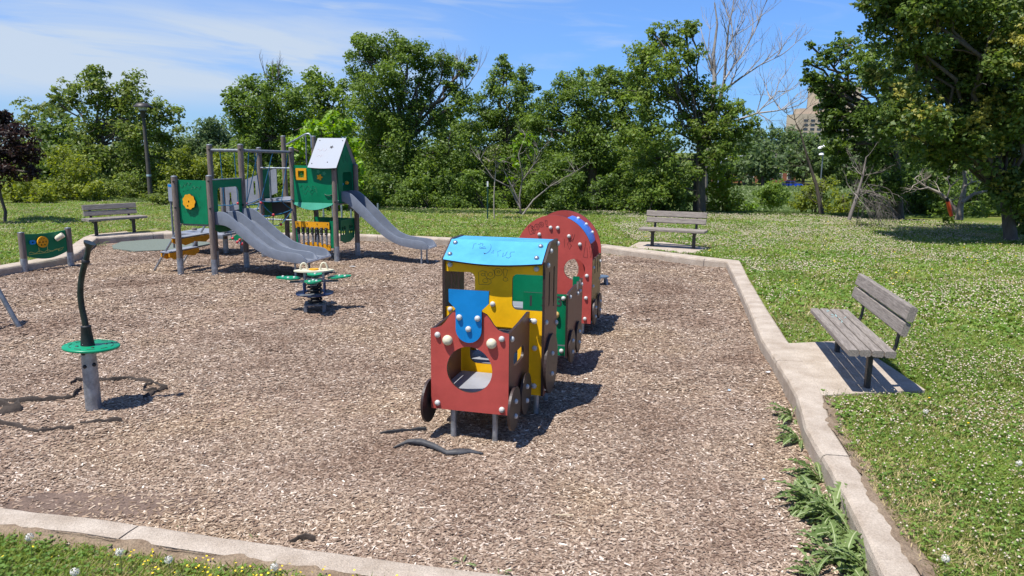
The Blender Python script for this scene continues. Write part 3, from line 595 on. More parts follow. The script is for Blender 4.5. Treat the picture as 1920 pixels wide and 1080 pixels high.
    lines = [[(455, 570), (447, 440), (490, 420), (540, 430), (550, 470), (535, 495), (585, 515), (590, 545), (555, 570), (455, 570)], el(500, 462, 22, 14), el(525, 527, 30, 22),
             el(575, 450, 55, 55, 16, 200, -60), el(580, 455, 22, 22), el(665, 427, 45, 40), el(668, 425, 14, 12), [(720, 395), (728, 470), (748, 475), (768, 400), (745, 388), (720, 395)], el(745, 500, 26, 20)]
    strokes('graffiti', [P(l) for l in lines], u.t, INK, (0, .7195, 0), XA, ZA, .0016)
    def Q(l): return [(-.46+(820+x/5.68-838)*.0047, .30-(430+y/5.68-452)*.0075) for x, y in l]
    lines = [[(335, 235), (328, 180), (352, 178)], [(375, 182), (400, 188), (392, 170), (430, 178), (425, 195)], [(405, 200), (410, 225), (455, 205), (480, 225), (405, 222)], el(490, 225, 42, 52, 12, -60, 120), el(487, 277, 7, 5),
             [(555, 265), (580, 270), (565, 250), (572, 240)], [(650, 235), (615, 250), (632, 275), (640, 300)], [(685, 260), (690, 300), (715, 285), (722, 245)], [(805, 245), (765, 250), (760, 272), (780, 290), (760, 312), (732, 305)]]
    strokes('graffiti', [Q(l) for l in lines], u.t, INK, (0, .6545, 1.252), XA, (0, c0, s0), .0012)
build_engine()
E2 = Unit('toy_wagon', 'green and brown toy train wagon with black numbers, coupled behind the engine', 1.9)
def build_wagon():
    u = E2
    fp = u.front('front_panel', GRN, rr(-.085, .09, .378, .742, .012), 1.95, (), .02)
    for ch, a, z in (('1', .0, .65), ('2', .15, .655), ('3', .30, .66)):
        textpart('number', ch, .15, fp, INK, Matrix.Translation((a, .0495, z)) @ Matrix.Rotation(R_(90), 4, 'X'))
    for a, z in ((.345, .70), (.335, .14), (-.05, .14)): dome(u.t, (a, .0495, z), (0, -1, 0))
    k = MB().ball((.272, .035, .525), .036, 16).build('knob', mat('ochre_knob', (.62, .40, .14), .5, var=.1), u.t)
    u.front('back_panel', GRN, rr(-.45, .3, .10, .79, .012), 2.74, (), .02); u.front('corner_panel', GRN, rr(.30, .3, .378, .80, .012), 2.74, (), .02)
    side = [(1.9, .08), (2.82, .08), (2.82, .775), (2.70, .775), (2.66, .70), (2.60, .775), (2.54, .775), (2.5, .70), (2.44, .70), (2.40, .775), (2.0, .765), (1.9, .75)]
    u.side('side_panel', BRN, side, .38, (), .022); u.side('side_panel', BRN, side, -.482, (), .022)
    for b, z in ((2.0, .71), (2.02, .14), (2.72, .72), (2.62, .66), (2.47, .66), (2.75, .14)):
        dome(u.t, (.403, b-u.b0, z), (1, 0, 0), .9); dome(u.t, (-.483, b-u.b0, z), (-1, 0, 0), .9)
    MB().box((-.05, 2.35-u.b0, .2), (.85, .8, .02)).build('floor', GREYF, u.t, .003)
    MB().box((-.05, 2.55-u.b0, .47), (.85, .3, .022)).build('seat', GREYP, u.t, .003)
    for a in (.41, -.51):
        for b in (2.08, 2.5): u.wheel(a, b, .165, .175)
    for a in (.25, -.35):
        for b in (2.02, 2.7): u.post(a, b, .2, .026)
build_wagon()
E3 = Unit('toy_caboose', 'red arched toy train carriage at the far end of the train', 3.72)
def build_caboose():
    u = E3; c = -.125; rx = .5
    def arch(z0=.03): return [(c-rx, z0), (c+rx, z0), (c+rx, .86)]+circ(c, .86, rx, 30, .54, 0, math.pi, False)[1:-1]+[(c-rx, .86)]
    f = u.front('front_panel', RED, arch(), 3.72, [circ(.15, .72, .135, 40), circ(-.40, .72, .135, 40)], .022)
    g = u.front('back_panel', RED, arch(), 4.5, [circ(c, .6, .2, 40)], .022)
    def P(l): return [(.38+(960+x/4.153-1108)*.00718, .03+(607-390-y/4.153)*.00675) for x, y in l]
    for a, z in P([(298, 157), (351, 157), (215, 213), (435, 218), (517, 278), (574, 521), (572, 697), (569, 863)]): dome(f, (a, -.001, z), (0, -1, 0))
    side = [(3.744, .05), (4.498, .05), (4.498, .84), (4.44, .84), (4.42, .66), (4.38, .66), (4.36, .84), (4.26, .84), (4.24, .62), (4.19, .62), (4.17, .84), (4.02, .84), (4.0, .64), (3.95, .64), (3.93, .84), (3.744, .84)]
    u.side('side_panel', TAN, side, c+rx-.022, (), .022); u.side('side_panel', TAN, side, c-rx, (), .022)
    for s_, a in ((1, c+rx+.001), (-1, c-rx-.001)):
        for b, z in ((3.82, .13), (3.82, .5), (4.42, .5), (4.42, .13), (4.42, .74), (3.82, .74)): dome(u.t, (a, b-u.b0, z), (s_, 0, 0), .9)
    # the curved blue roof board
    b = MB(); n = 14; rows = []
    for i in range(n+1):
        t = R_(78-58*i/n); wdt = 1 if i < n-3 else (1-.22*((i-(n-3))/3)**2)
        bc = 4.12-u.b0; hw = .373*wdt; rows.append((c+(rx-.045)*math.cos(t), .86+(.485)*math.sin(t), bc-hw, bc+hw))
    vs = []
    for x, z, b0, b1 in rows: vs += [(x, b0, z), (x, b1, z), (x*.985, b1, z-.018), (x*.985, b0, z-.018)]
    fs = []
    for i in range(n):
        for k in range(4): fs.append((i*4+k, (i+1)*4+k, (i+1)*4+(k+1) % 4, i*4+(k+1) % 4))
    fs += [(0, 1, 2, 3), (n*4+3, n*4+2, n*4+1, n*4)]
    b.add(vs, fs); o = b.build('roof', [mat('roof_bright_blue', (.02, .17, .6), .3, var=.06)], u.t)
    for i in (3, 7, 11): x, z, b0, b1 = rows[i]; dome(o, (x, b0+.06, z), Vector((x-c, 0, (z-.86)*.9))); dome(o, (x, b1-.06, z), Vector((x-c, 0, (z-.86)*.9)))
    MB().box((c, 4.12-u.b0, .22), (.9, .7, .02)).build('floor', GREYF, u.t, .003)
    for a in (.395, -.665):
        for bb in (3.86, 4.28): u.wheel(a, bb, .16, .17)
    for a in (.25, -.5):
        for bb in (3.85, 4.4): u.post(a, bb, .22, .026)
    el = lambda cx, cy, rx_, ry, n=12, a0=0, a1=360: [(cx+rx_*math.cos(R_(a0+(a1-a0)*i/n)), cy+ry*math.sin(R_(a0+(a1-a0)*i/n))) for i in range(n+1)]
    lines = [[(145, 215), (128, 160), (150, 140), (170, 155), (160, 175), (185, 180), (180, 205), (145, 215)], el(158, 160, 8, 7), el(165, 190, 10, 8), el(195, 155, 18, 24), el(196, 155, 7, 9), el(228, 135, 18, 20), el(228, 135, 7, 7), [(255, 105), (262, 135), (272, 132), (270, 102), (255, 105)], el(272, 148, 5, 4),
             [(445, 235), (425, 280), (440, 320), (455, 290), (440, 270)], [(460, 200), (450, 260), (470, 230), (462, 262), (478, 200)], [(560, 250), (545, 375), (575, 380), (570, 300)], [(585, 290), (600, 380), (610, 260)], [(595, 300), (618, 250), (612, 330)], [(400, 240), (404, 305)]]
    for l0, l1 in ((0, 9), (9, 11), (11, 14), (14, 15)): strokes('graffiti', [P(l) for l in lines[l0:l1]], f, INKD, (0, -.0005, 0), XA, ZA, .0022)
build_caboose()

# ---------------------------------------------------------------- the climbing tower
TT = R_(14); tower = thing('play_tower', 'green playground tower with grey slides, rope net, xylophone and small pitched white roof', 'play tower', (-5.46, 13.38, 0), -TT)
PT = dict(A=(-.68, -.06, 1.65), B=(0, 0, 1.67), C=(-.68, 1.0, 2.22), D=(0, 1.0, 2.23), E=(-.48, 2.36, 2.17), G=(.28, 2.36, 2.18), H=(1.24, 2.36, 1.84), I=(1.36, 3.1, 1.84), J=(.28, 3.3, 2.43), F=(-.46, 3.3, 2.43), K=(-1.69, 2.75, 1.3))
def build_tower():
    t = tower
    for k, (x, y, z) in PT.items():
        p = MB().cyl((x, y, .16), (x, y, z), .054, 18).build('post', POST, t)
        MB().cyl((x, y, MZ-.1), (x, y, .17), .057, 18).build('post_sleeve', GALV, p); MB().lathe([(.054, z), (.056, z+.012), (.04, z+.024), (.001, z+.028)], (x, y, 0), 16).build('post_cap', DGALV, p)
    def fr(name, m, out, v, holes=(), th=.018, par=t, me=EDGE): return MB().prism(out, holes, (0, v+th, 0), XA, ZA, th, 0, 1).build(name, [m, me], par, .002)
    def sd(name, m, out, u_, holes=(), th=.018, par=t, me=EDGE): return MB().prism(out, holes, (u_, 0, 0), YA, ZA, th, 0, 1).build(name, [m, me], par, .002)
    DG = mat('green_panel_edge', (.0, .06, .03), .5)
    a = fr('panel', GRN, rr(-.635, .81, -.045, 1.60, .02), -.035, (), .02, t, DG)
    wob = [(-.385+(.128+.007*math.cos(9*x))*math.cos(x), 1.215+(.135+.007*math.cos(9*x))*math.sin(x)) for x in [i*math.pi/27 for i in range(54)]]
    d = fr('turning_disc', ORG, wob, -.085, [rr(-.40, 1.2, -.375, 1.235, .006), rr(-.43, 1.125, -.40, 1.15, .006)], .03, a)
    L = []
    for k in range(14):
        th = k/14*2*math.pi; rr_ = .215+.02*(k % 2); L.append([(-.385+rr_*math.cos(th+q)*.9, 1.215+rr_*math.sin(th+q)) for q in (-.08, 0, .08)])
    L += [[(-.62+.03*i, 1.48+.035*math.sin(i*1.9)) for i in range(6)], [(-.5+.02*i, 1.53+.03*math.cos(i*1.7)) for i in range(9)], [(-.33+.03*i, 1.47+.03*math.sin(i*2.3)) for i in range(7)]]
    strokes('markings', L, a, DG, (0, -.0355, 0), XA, ZA, .0035)
    sd('slide_frame', GRN, [(.045, .72), (.2, .64), (.75, .64), (.96, .72), (.96, 1.60), (.045, 1.60)], -.01, [rr(.2, .83, .86, 1.46, .09)], .02, t, DG)
    MB().tube([(.01, .05, 1.61), (.01, .95, 1.61)], .012, 8).build('top_rail', GALV, t)
    for n_, p, q in (('beam', (-.68, 1, 2.13), (0, 1, 2.13)), ('beam', (0, 1, 2.13), (.28, 2.36, 2.1)), ('beam', (0, 1, 2.14), (-.48, 2.36, 2.1))): MB().cyl(p, q, .03, 14).build(n_, DGALV, t)
    MB().box((-.34, .5, .79), (.62, .9, .05)).build('deck', GREYP, t, .005)
    MB().box((-.1, 2.83, 1.09), (.68, .9, .06)).build('deck', GREYP, t, .005)
    MB().box((.8, 2.74, 1.05), (.94, .7, .05)).build('deck', GREYP, t, .005)
    for z in (.69, 1.77):
        MB().cyl((-.46, 2.34, z), (.26, 2.34, z), .017, 10).build('rung', GALV, t)
    fr('belt', BLACK, rr(-.32, .80, .06, 1.06, .05), 2.5, (), .3)
    sd('panel', GRN, rr(2.42, .72, 3.24, 1.06, .04), -.47, (), .018, t, DG); sd('panel', GRN, rr(2.42, 1.12, 2.72, 1.74, .03), -.47, (), .018, t, DG)
    # facade of the house
    f = fr('facade', GRN, [(.30, 1.07), (1.22, 1.07), (1.22, 1.79), (.98, 1.80), (.72, 1.83), (.5, 1.835), (.30, 1.84)], 2.33, [rr(.44, 1.59, .58, 1.72, .01)], .018, t, DG)
    ch = [(.30, 0), (1.22, 0)]+[(1.2-.88*i/12, -.16*math.sin(math.pi*(.08+.84*i/12))) for i in range(13)]
    MB().prism(ch[::-1], [], (0, 2.33, 1.065), XA, (0, .42, .91), .016, 0, 1).build('apron', [GRNSHEEN, DG], f, .002)
    MB().prism(rr(.39, 1.535, .63, 1.775, .012), [rr(.44, 1.585, .58, 1.725, .01)], (0, 2.33, 0), XA, ZA, .022).build('window_frame', ORG, f, .002)
    MB().box((.51, 2.335, 1.655), (.008, .006, .14)).box((.51, 2.333, 1.655), (.14, .006, .008)).build('window_bars', GRN, f)
    fl = [(.93+(.052+.014*math.cos(5*x))*math.cos(x), 1.60+(.052+.014*math.cos(5*x))*math.sin(x)) for x in [i*math.pi/15 for i in range(30)]]
    MB().prism(fl, [], (0, 2.33, 0), XA, ZA, .02).build('flower', ORG, f, .002)
    for cx, cz in ((.9, 1.715), (1.03, 1.68)): MB().prism([(cx+(.036+.01*math.cos(5*x))*math.cos(x), cz+(.036+.01*math.cos(5*x))*math.sin(x)) for x in [i*math.pi/10 for i in range(20)]], [], (0, 2.33, 0), XA, ZA, .004).build('flower', mat('pale_green_panel', (.02, .25, .12), .4), f)
    MB().tube([(1.03, 2.325, 1.25), (1.07, 2.31, 1.23), (1.15, 2.31, 1.23), (1.19, 2.325, 1.25)], .012, 8).build('handle', DG, f)
    strokes('markings', [[(.47+.05*i+.02*math.sin(i*3), 1.38+.06*math.sin(i*2.2)) for i in range(9)], [(.5+.045*i, 1.28+.05*math.cos(i*1.9)) for i in range(8)], [(.75, 1.2), (.7, 1.3), (.82, 1.36), (.86, 1.24)]], f, DG, (0, 2.3295, 0), XA, ZA, .003)
    # gable wall above the long slide
    g = sd('gable_wall', GRN, [(2.41, 1.06), (3.07, 1.06), (3.12, 1.8), (2.72, 2.34), (2.36, 1.8)], 1.30, [rr(2.58, 1.10, 3.0, 1.70, .06)], .018, t, DG)
    strokes('markings', [[(2.62, 2.05), (2.62, 1.93), (2.66, 1.9)], [(2.72, 2.05), (2.72, 1.93)], [(2.8, 2.0), (2.8, 1.9)]], g, DG, (1.3185, 0, 0), YA, ZA, .006)
    for z, v, m in ((1.45, 2.66, BLU), (1.47, 2.9, ORG)): MB().ball((1.25, v, z), .04, 12).build('play_ball', m, g)
    fr('rear_panel', GRN, rr(.32, 1.06, 1.32, 1.82, .02), 3.12, (), .018, t, DG)
    def board(nm, p0, ey, L, m):
        return MB().prism([(.71, 0), (1.36, 0), (1.36, L), (.71, L)], [], p0, XA, ey, .016, 0, 1).build(nm, [m, EDGE], t, .002)
    e = Vector((0, 2.72, 2.39))-Vector((0, 2.24, 1.79)); n = 12
    rf = MB().prism([(.71+.65*i/n, -.02*math.sin(math.pi*i/n)) for i in range(n+1)]+[(1.36, e.length), (.71, e.length)], [], (0, 2.24, 1.79), XA, e.normalized(), .016, 0, 1).build('roof', [WHITEP, EDGE], t, .002)
    st = [(1.1+(.032+.014*math.cos(5*x))*math.cos(x), .53+(.032+.014*math.cos(5*x))*math.sin(x)) for x in [i*math.pi/10 for i in range(20)]]
    no = Vector((0, -e.normalized().z, e.normalized().y))*.0165
    MB().prism(st, [], Vector((0, 2.24, 1.79))+no, XA, e.normalized(), .002).build('roof_mark', INK, rf)
    for x, y in ((1.3, .7), (1.12, .14), (.78, .7), (.78, .1)): MB().ball(Vector((x, 2.24, 1.79))+e.normalized()*y+no, .012, 8).build('bolt_cap', INK, rf)
    strokes('markings', [[(.8+.03*i, .45+.04*math.sin(i*2)) for i in range(8)], [(.82+.025*i, .3+.03*math.cos(i*2.4)) for i in range(7)]], rf, mat('faded_pink_pen', (.5, .3, .32), .8), Vector((0, 2.24, 1.79))+no, XA, e.normalized(), .002)
    e2 = Vector((0, 3.2, 1.79))-Vector((0, 2.72, 2.39)); MB().prism([(.71, 0), (1.36, 0), (1.36, e2.length), (.71, e2.length)], [], (0, 2.722, 2.389), XA, e2.normalized(), .016, 0, 1).build('roof', [WHITEP, EDGE], t, .002)
    # xylophone
    x = fr('xylophone', ORG, [(.33, .53), (1.12, .53), (1.12, .675), (.33, .675)], 2.30, (), .03)
    fr('xylophone_foot', ORG, [(.35, .10), (1.13, .08), (1.13, .19)]+[(1.1-.72*i/10, .2+.05*math.sin(math.pi*i/10)) for i in range(11)]+[(.35, .2)], 2.30, (), .03, x)
    for i in range(7):
        cx = .415+i*.106; MB().cyl((cx, 2.30, .2), (cx, 2.30, .5), .021, 12).build('chime', GALV, x); MB().box((cx, 2.285, .485), (.058, .045, .15)).build('chime_holder', BLACK, x, .006)
        for dz in (.04, -.045): MB().ball((cx, 2.262, .485+dz), .011, 8).build('bolt_cap', DGALV, x)
    for dx in (.05, .27, .5, .74): MB().ball((.34+dx, 2.298, .635), .011, 8).build('bolt_cap', INK, x); MB().ball((.36+dx, 2.298, .17), .011, 8).build('bolt_cap', INK, x)
    fr('side_board', GRN, [(.285, .16), (.365, .16), (.345, .69), (.285, .69)], 2.335, (), .018, t, DG); fr('side_board', GRN, [(1.115, .13), (1.2, .13), (1.2, .70), (1.115, .70)], 2.335, (), .018, t, DG)
    wins = [rr(y0, z0, y0+.1, z0+.095, .035) for y0 in (2.52, 2.85) for z0 in (.37, .51)]
    wins = [rr(2.46+dy, z0, 2.46+dy+.085, z0+.08, .03) for dy in (0, .1, .34, .44) for z0 in (.40, .50)]
    MB().prism([(2.42, .28), (2.6, .22), (2.85, .22), (3.05, .30), (3.05, .71), (2.42, .71)], wins, (1.3, 0, 0), YA, ZA, .018, 0, 1).build('panel', [GRN, DG], t, .002)
    fr('panel', GRN, rr(.34, .42, 1.3, .70, .02), 3.1, (), .018, t, DG)
    # slides
    def slide(nm, st, v0, v1, lanes, n=46):
        us = np.linspace(st[0][0], st[-1][0], n); xs = [s[0] for s in st]
        def ip(k):
            a_ = np.interp(us, xs, [s[k] for s in st]); a2 = a_.copy()
            for _ in range(2): a2[1:-1] = (a2[:-2]+2*a2[1:-1]+a2[2:])/4
            return a2
        zt, zb = ip(1), ip(2); b = MB(); tk = .026; rows = []
        for i, u_ in enumerate(us):
            f_ = zb[i]+.03; pr = [(v0, zb[i]), (v1, zb[i]), (v1+.012, zt[i]-.012), (v1+.006, zt[i]), (v1-tk, zt[i]-.004)]
            if lanes == 2:
                c_ = (v0+v1)/2; pr += [(v1-tk-.02, f_), (c_+.04, f_), (c_+.016, zt[i]-.03), (c_, zt[i]-.022), (c_-.016, zt[i]-.03), (c_-.04, f_)]
            else: pr += [(v1-tk-.02, f_)]
            pr += [(v0+tk+.02, f_), (v0+tk, zt[i]-.004), (v0-.006, zt[i]), (v0-.012, zt[i]-.012)]
            rows.append([(u_, v, z) for v, z in pr])
        m = len(rows[0]); vs = [p for r in rows for p in r]; fs = []
        for i in range(n-1):
            for k in range(m): fs.append((i*m+k, (i+1)*m+k, (i+1)*m+(k+1) % m, i*m+(k+1) % m))
        b.add(vs, fs, 0, True); tr = tessellate_polygon([[Vector((p[1], p[2], 0)) for p in rows[-1]]]); b.add(rows[-1], [tuple(x_) for x_ in tr]); b.add(rows[0], [tuple(x_)[::-1] for x_ in tr])
        o = b.build(nm, SLIDE, t); es = o.modifiers.new('split', 'EDGE_SPLIT'); es.split_angle = R_(50); return o
    s1 = slide('double_slide', [(.0, 1.03, .80), (.2, 1.05, .80), (.3, 1.01, .77), (.4, .94, .70), (.8, .61, .40), (1.09, .43, .25), (1.38, .365, .19), (1.65, .35, .165), (1.74, .33, .16), (1.80, .29, .16), (1.84, .23, .165), (1.855, .2, .18)], .05, .95, 2)
    for v in (.25, .75): MB().cyl((1.5, v, MZ-.05), (1.5, v, .19), .02, 12).build('slide_leg', GALV, s1)
    MB().box((1.835, .5, .185), (.06, .88, .035)).build('slide_lip', mat('polished_lip', (.5, .52, .55), .25, metal=.6), s1, .008)
    s2 = slide('long_slide', [(1.28, 1.31, 1.11), (1.42, 1.31, 1.08), (1.53, 1.28, .99), (1.87, .97, .70), (2.19, .65, .44), (2.40, .47, .31), (2.6, .39, .23), (2.84, .36, .185), (3.06, .345, .16), (3.16, .32, .16), (3.21, .27, .165), (3.24, .2, .18)], 2.5, 2.97, 1)
    for v in (2.59, 2.91): MB().cyl((3.04, v, MZ-.05), (3.04, v, .18), .018, 12).build('slide_leg', GALV, s2)
    MB().box((3.22, 2.735, .185), (.06, .45, .035)).build('slide_lip', bpy.data.materials['polished_lip'], s2, .008)
    MB().cyl((1.6, 2.74, .96), (1.37, 2.74, .98), .05, 12).build('slide_mount', DGALV, s2)
    # steps on the left
    for v in (.1, .88): MB().cyl((-1.46, v, MZ-.08), (-.68, v, .84), .02, 12).build('stair_rail', GALV, t)
    for x_, z in ((-1.10, .24), (-.84, .52)):
        s_ = MB().box((x_, .49, z), (.19, .86, .03)).build('step', GREYP, t, .006)
        for off in (.085, -.085): MB().prism([(.06, 0), (.06, -.07), (.2, -.13), (.42, -.10), (.5, -.06), (.58, -.10), (.78, -.13), (.92, -.07), (.92, 0)][::-1], [], (x_+off, 0, z-.017), YA, ZA, .018).build('step_bracket', ORG, s_, .003)
    # low platform, stair with grey boards, sign
    MB().box((-2.0, 2.72, .31), (1.25, 1.0, .045)).build('platform', GREYP, t, .006); MB().box((-2.0, 2.22, .27), (1.27, .02, .06)).build('platform_edge', DGALV, t)
    for x_, y_ in ((-2.5, 2.78), (-1.5, 3.1)):
        p = MB().cyl((x_, y_, .1), (x_, y_, .38), .054, 16).build('post', POST, t); MB().cyl((x_, y_, MZ-.1), (x_, y_, .16), .057, 16).build('post_sleeve', GALV, p)
    for v in (2.9,):
        sl = [[(u0-.022, z0), (u0+.022, z0+.01), (u0+.022, z0+.3), (u0-.022, z0+.29)] for u0, z0 in ((-1.60, .90), (-1.36, 1.0), (-.98, 1.16), (-.7, 1.28))]
        fr('stair_side', GREYP, [(-1.74, .74), (-1.70, .72), (-.42, 1.22), (-.42, 1.76), (-1.70, 1.32), (-1.74, 1.29)], v, sl, .018)
    for k in range(5): MB().box((-1.55+k*.24, 2.82, .44+k*.14), (.2, .74, .03)).build('stair_tread', GREYP, t, .004)
    for u_ in (-1.42, -.25): MB().cyl((u_, 2.36, .3 if u_ < -1 else 1.1), (u_, 2.36, 1.36 if u_ < -1 else 1.78), .018, 10).build('stair_post', DGALV, t)
    MB().cyl((-2.6, 2.2, .0), (-2.6, 2.2, 1.38), .022, 12).build('sign_post', DGALV, t)
    sg = fr('sign', WHITEP, rr(-2.62, 1.02, -2.42, 1.40, .02), 2.16); MB().box((-2.52, 2.158, 1.36), (.18, .004, .05)).build('sign_header', BLU, sg)
    MB().prism([(-1.35, .2), (-1.0, .2), (-1.0, .42)], [], (0, 2.4, 0), XA, ZA, .02).build('wedge', GRN, t, .002)
    MB().tube([(-.36, 3.25, 2.26), (-.1, 3.25, 2.38), (.12, 3.25, 2.49), (.2, 3.25, 2.5), (.25, 3.25, 2.45), (.255, 3.25, 2.2)], .018, 10).build('hooped_bar', GALV, t)
    MB().cyl((.15, 3.2, 1.1), (.15, 3.2, 2.49), .016, 10).build('pole', DGALV, t)
    for v in (2.9, 3.18): MB().tube([(.35, v, 1.8), (.55, v, 1.95), (.62, v, 1.86)], .01, 8).build('grab_bar', GALV, t)
    # ropes
    net = thing('rope_net', None, None); net.parent = t
    def cat_(p, q, sag=.03, n=6): p = Vector(p); q = Vector(q); return [p.lerp(q, i/n)-Vector((0, 0, sag*4*(i/n)*(1-i/n))) for i in range(n+1)]
    N_ = dict(d=(0, 1.0, 1.1), n1=(-.33, 1.6, 1.07), n2=(-.1, 1.75, 1.12), n3=(.03, 1.55, 1.1), n4=(.28, 1.9, 1.12), g=(.28, 2.36, 1.14), e=(-.48, 2.36, 1.14), m1=(-.27, 1.8, .88), m2=(-.12, 1.8, .82), m3=(.14, 1.8, .84), m4=(.28, 2.3, .92), l1=(.05, 1.9, .62), l2=(.24, 1.9, .64), c=(-.68, 1, 1.1), cm=(-.42, 1, 1.08), k1=(-.12, 1.0, 1.12))
    def R2(a_, b_, s_=.02): 
        p = N_[a_] if isinstance(a_, str) else a_; q = N_[b_] if isinstance(b_, str) else b_
        MB().tube(cat_(p, q, s_), .009, 6).build('rope', ROPE, net)
    for a_, b_ in (('d', 'n1'), ('n1', 'e'), ('d', 'n3'), ('n3', 'n2'), ('n2', 'n4'), ('n4', 'g'), ('n2', 'e'), ('n1', 'm1'), ('n3', 'm2'), ('n3', 'm3'), ('m1', 'm2'), ('m2', 'm3'), ('m3', 'm4'), ('n4', 'm4'), ('m3', 'l1'), ('m4', 'l2'), ('l1', 'l2'), ('e', 'm1'), ('c', 'cm'), ('cm', 'k1'), ('k1', 'd')): R2(a_, b_)
    for fx, nd in ((.25, 'n3'), (.33, 'n1'), (.62, 'n2'), (.93, 'n4')):
        top = Vector((0, 1, 2.13)).lerp(Vector((.28, 2.36, 2.1)), fx); R2(tuple(top), nd, 0)
    R2((-.45, 1, 2.13), 'cm', 0); R2((-.14, 1, 2.13), 'k1', 0); R2((-.2, 1.57, 2.12), 'n1', 0); R2((-.36, 2.0, 2.12), 'n2', 0)
    for k, r_ in (('n3', .03), ('m1', .024), ('m2', .024), ('m3', .034), ('l2', .03), ('k1', .028), ('n1', .022)): MB().ball(N_[k], r_, 12).build('net_ball', REDP, net)
    for k, p in enumerate([(-.86, .34), (-.78, .26), (-.70, .22), (-.62, .24), (-.55, .28), (-.66, .33), (-.58, .34), (-.72, .31)]):
        MB().ball((p[0]+.02, 1.8+.04*(k % 3), p[1]-.02), .031, 12).build('net_ball', REDP, net)
    MB().tube([(-.88, 1.8, .45), (-.86, 1.8, .34), (-.7, 1.84, .2), (-.56, 1.8, .3), (-.5, 1.8, .62)], .009, 6).build('rope', ROPE, net)
    for p in ('A', 'B', 'C', 'D', 'G', 'H'):
        x_, y_, z_ = PT[p]
        for zz in (1.1, z_-.08) if z_ > 1.3 else (1.0,): MB().cyl((x_+.03, y_-.05, zz), (x_+.03, y_-.075, zz), .016, 8).build('clamp', BLACK, t)
build_tower()

# ---------------------------------------------------------------- smaller play equipment
def build_spring():
    t = thing('spring_rocker', 'four seat spring rocker with green petal seats on a black coil', 'spring rocker', (-2.87, 10.55, 0), R_(12)); t.scale = (1, 1, .87); t.location.z = MZ*.13
    b = MB().box((0, 0, -.02), (.30, .30, .03))
    for x, y in ((-.13, -.13), (.13, -.13), (-.13, .13), (.13, .13)): b.box((x, y, -.1), (.05, .05, .16))
    b.build('base', DGALV, t, .006)
    MB().cyl((0, 0, 0), (0, 0, .36), .062, 18).build('core', BLACK, t)
    n = 150; MB().tube([(.092*math.cos(i/n*2*math.pi*6), .092*math.sin(i/n*2*math.pi*6), .0+.35*i/n) for i in range(n+1)], .017, 8).build('coil', BLACK, t)
    MB().prism(circ(0, 0, .27, 30), [circ(0, 0, .15, 20)], (0, 0, .15), XA, YA, .02).build('foot_ring', NAVY, t, .004)
    MB().prism(rr(-.2, -.26, .1, -.16, .04), [], (0, 0, .174), XA, YA, .004).build('foot_plate', DGALV, t)
    for k in range(4): a = R_(45+90*k); MB().cyl((.2*math.cos(a), .2*math.sin(a), .16), (.2*math.cos(a), .2*math.sin(a), .36), .014, 10).build('upright', NAVY, t)
    cr_ = MB()
    for k in range(4): a = R_(90*k); cr_.add([(x*math.cos(a)-y*math.sin(a), x*math.sin(a)+y*math.cos(a), z) for z in (.35, .37) for x, y in ((0, -.07), (.34, -.045), (.34, .045), (0, .07))], [(3, 2, 1, 0), (4, 5, 6, 7), (0, 1, 5, 4), (1, 2, 6, 5), (2, 3, 7, 6)])
    cr_.build('seat_frame', DGALV, t)
    for k in range(4):
        a = R_(90*k); M = Matrix.Translation((0, 0, .39)) @ Matrix.Rotation(a, 4, 'Z') @ Matrix.Rotation(R_(-4), 4, 'Y')
        o = MB().prism([(.36+.17*math.cos(x)*(1+.0*x), .115*math.sin(x)*(1+.12*math.cos(3*x))) for x in [i*math.pi/16 for i in range(32)]], [], (0, 0, 0), XA, YA, .022).build('seat', GREEN2, t, .005); o.matrix_local = M
        for x, y in ((.28, .0), (.36, .05), (.44, -.04)): dome(o, (x, y, .022), (0, 0, 1), .8)
        a2 = a+R_(45); dome(t, (.12*math.cos(a2), .12*math.sin(a2), .372), (0, 0, 1), 1.1)
    for x, y in ((-.13, -.07), (.13, -.07), (-.13, .07), (.13, .07)): MB().cyl((x, y, .37), (x, y, .53), .016, 10).build('upright', GALV, t)
    MB().prism([(.27*math.cos(x)*(1+.05*math.cos(6*x)), .15*math.sin(x)) for x in [i*math.pi/18 for i in range(36)]], [], (0, 0, .53), XA, YA, .022).build('top_plate', CREAM, t, .005)
    for x in (-.14, .14): MB().tube([(x-.045+.0*i, 0, .55) if i == 0 else (x-.05*math.cos(math.pi*i/10), 0, .55+.12*math.sin(math.pi*i/10)) for i in range(11)], .014, 10).build('handle', CREAM, t)
    MB().cyl((0, 0, .55), (0, 0, .57), .07, 20).build('centre_disc', ORG, t)
build_spring()
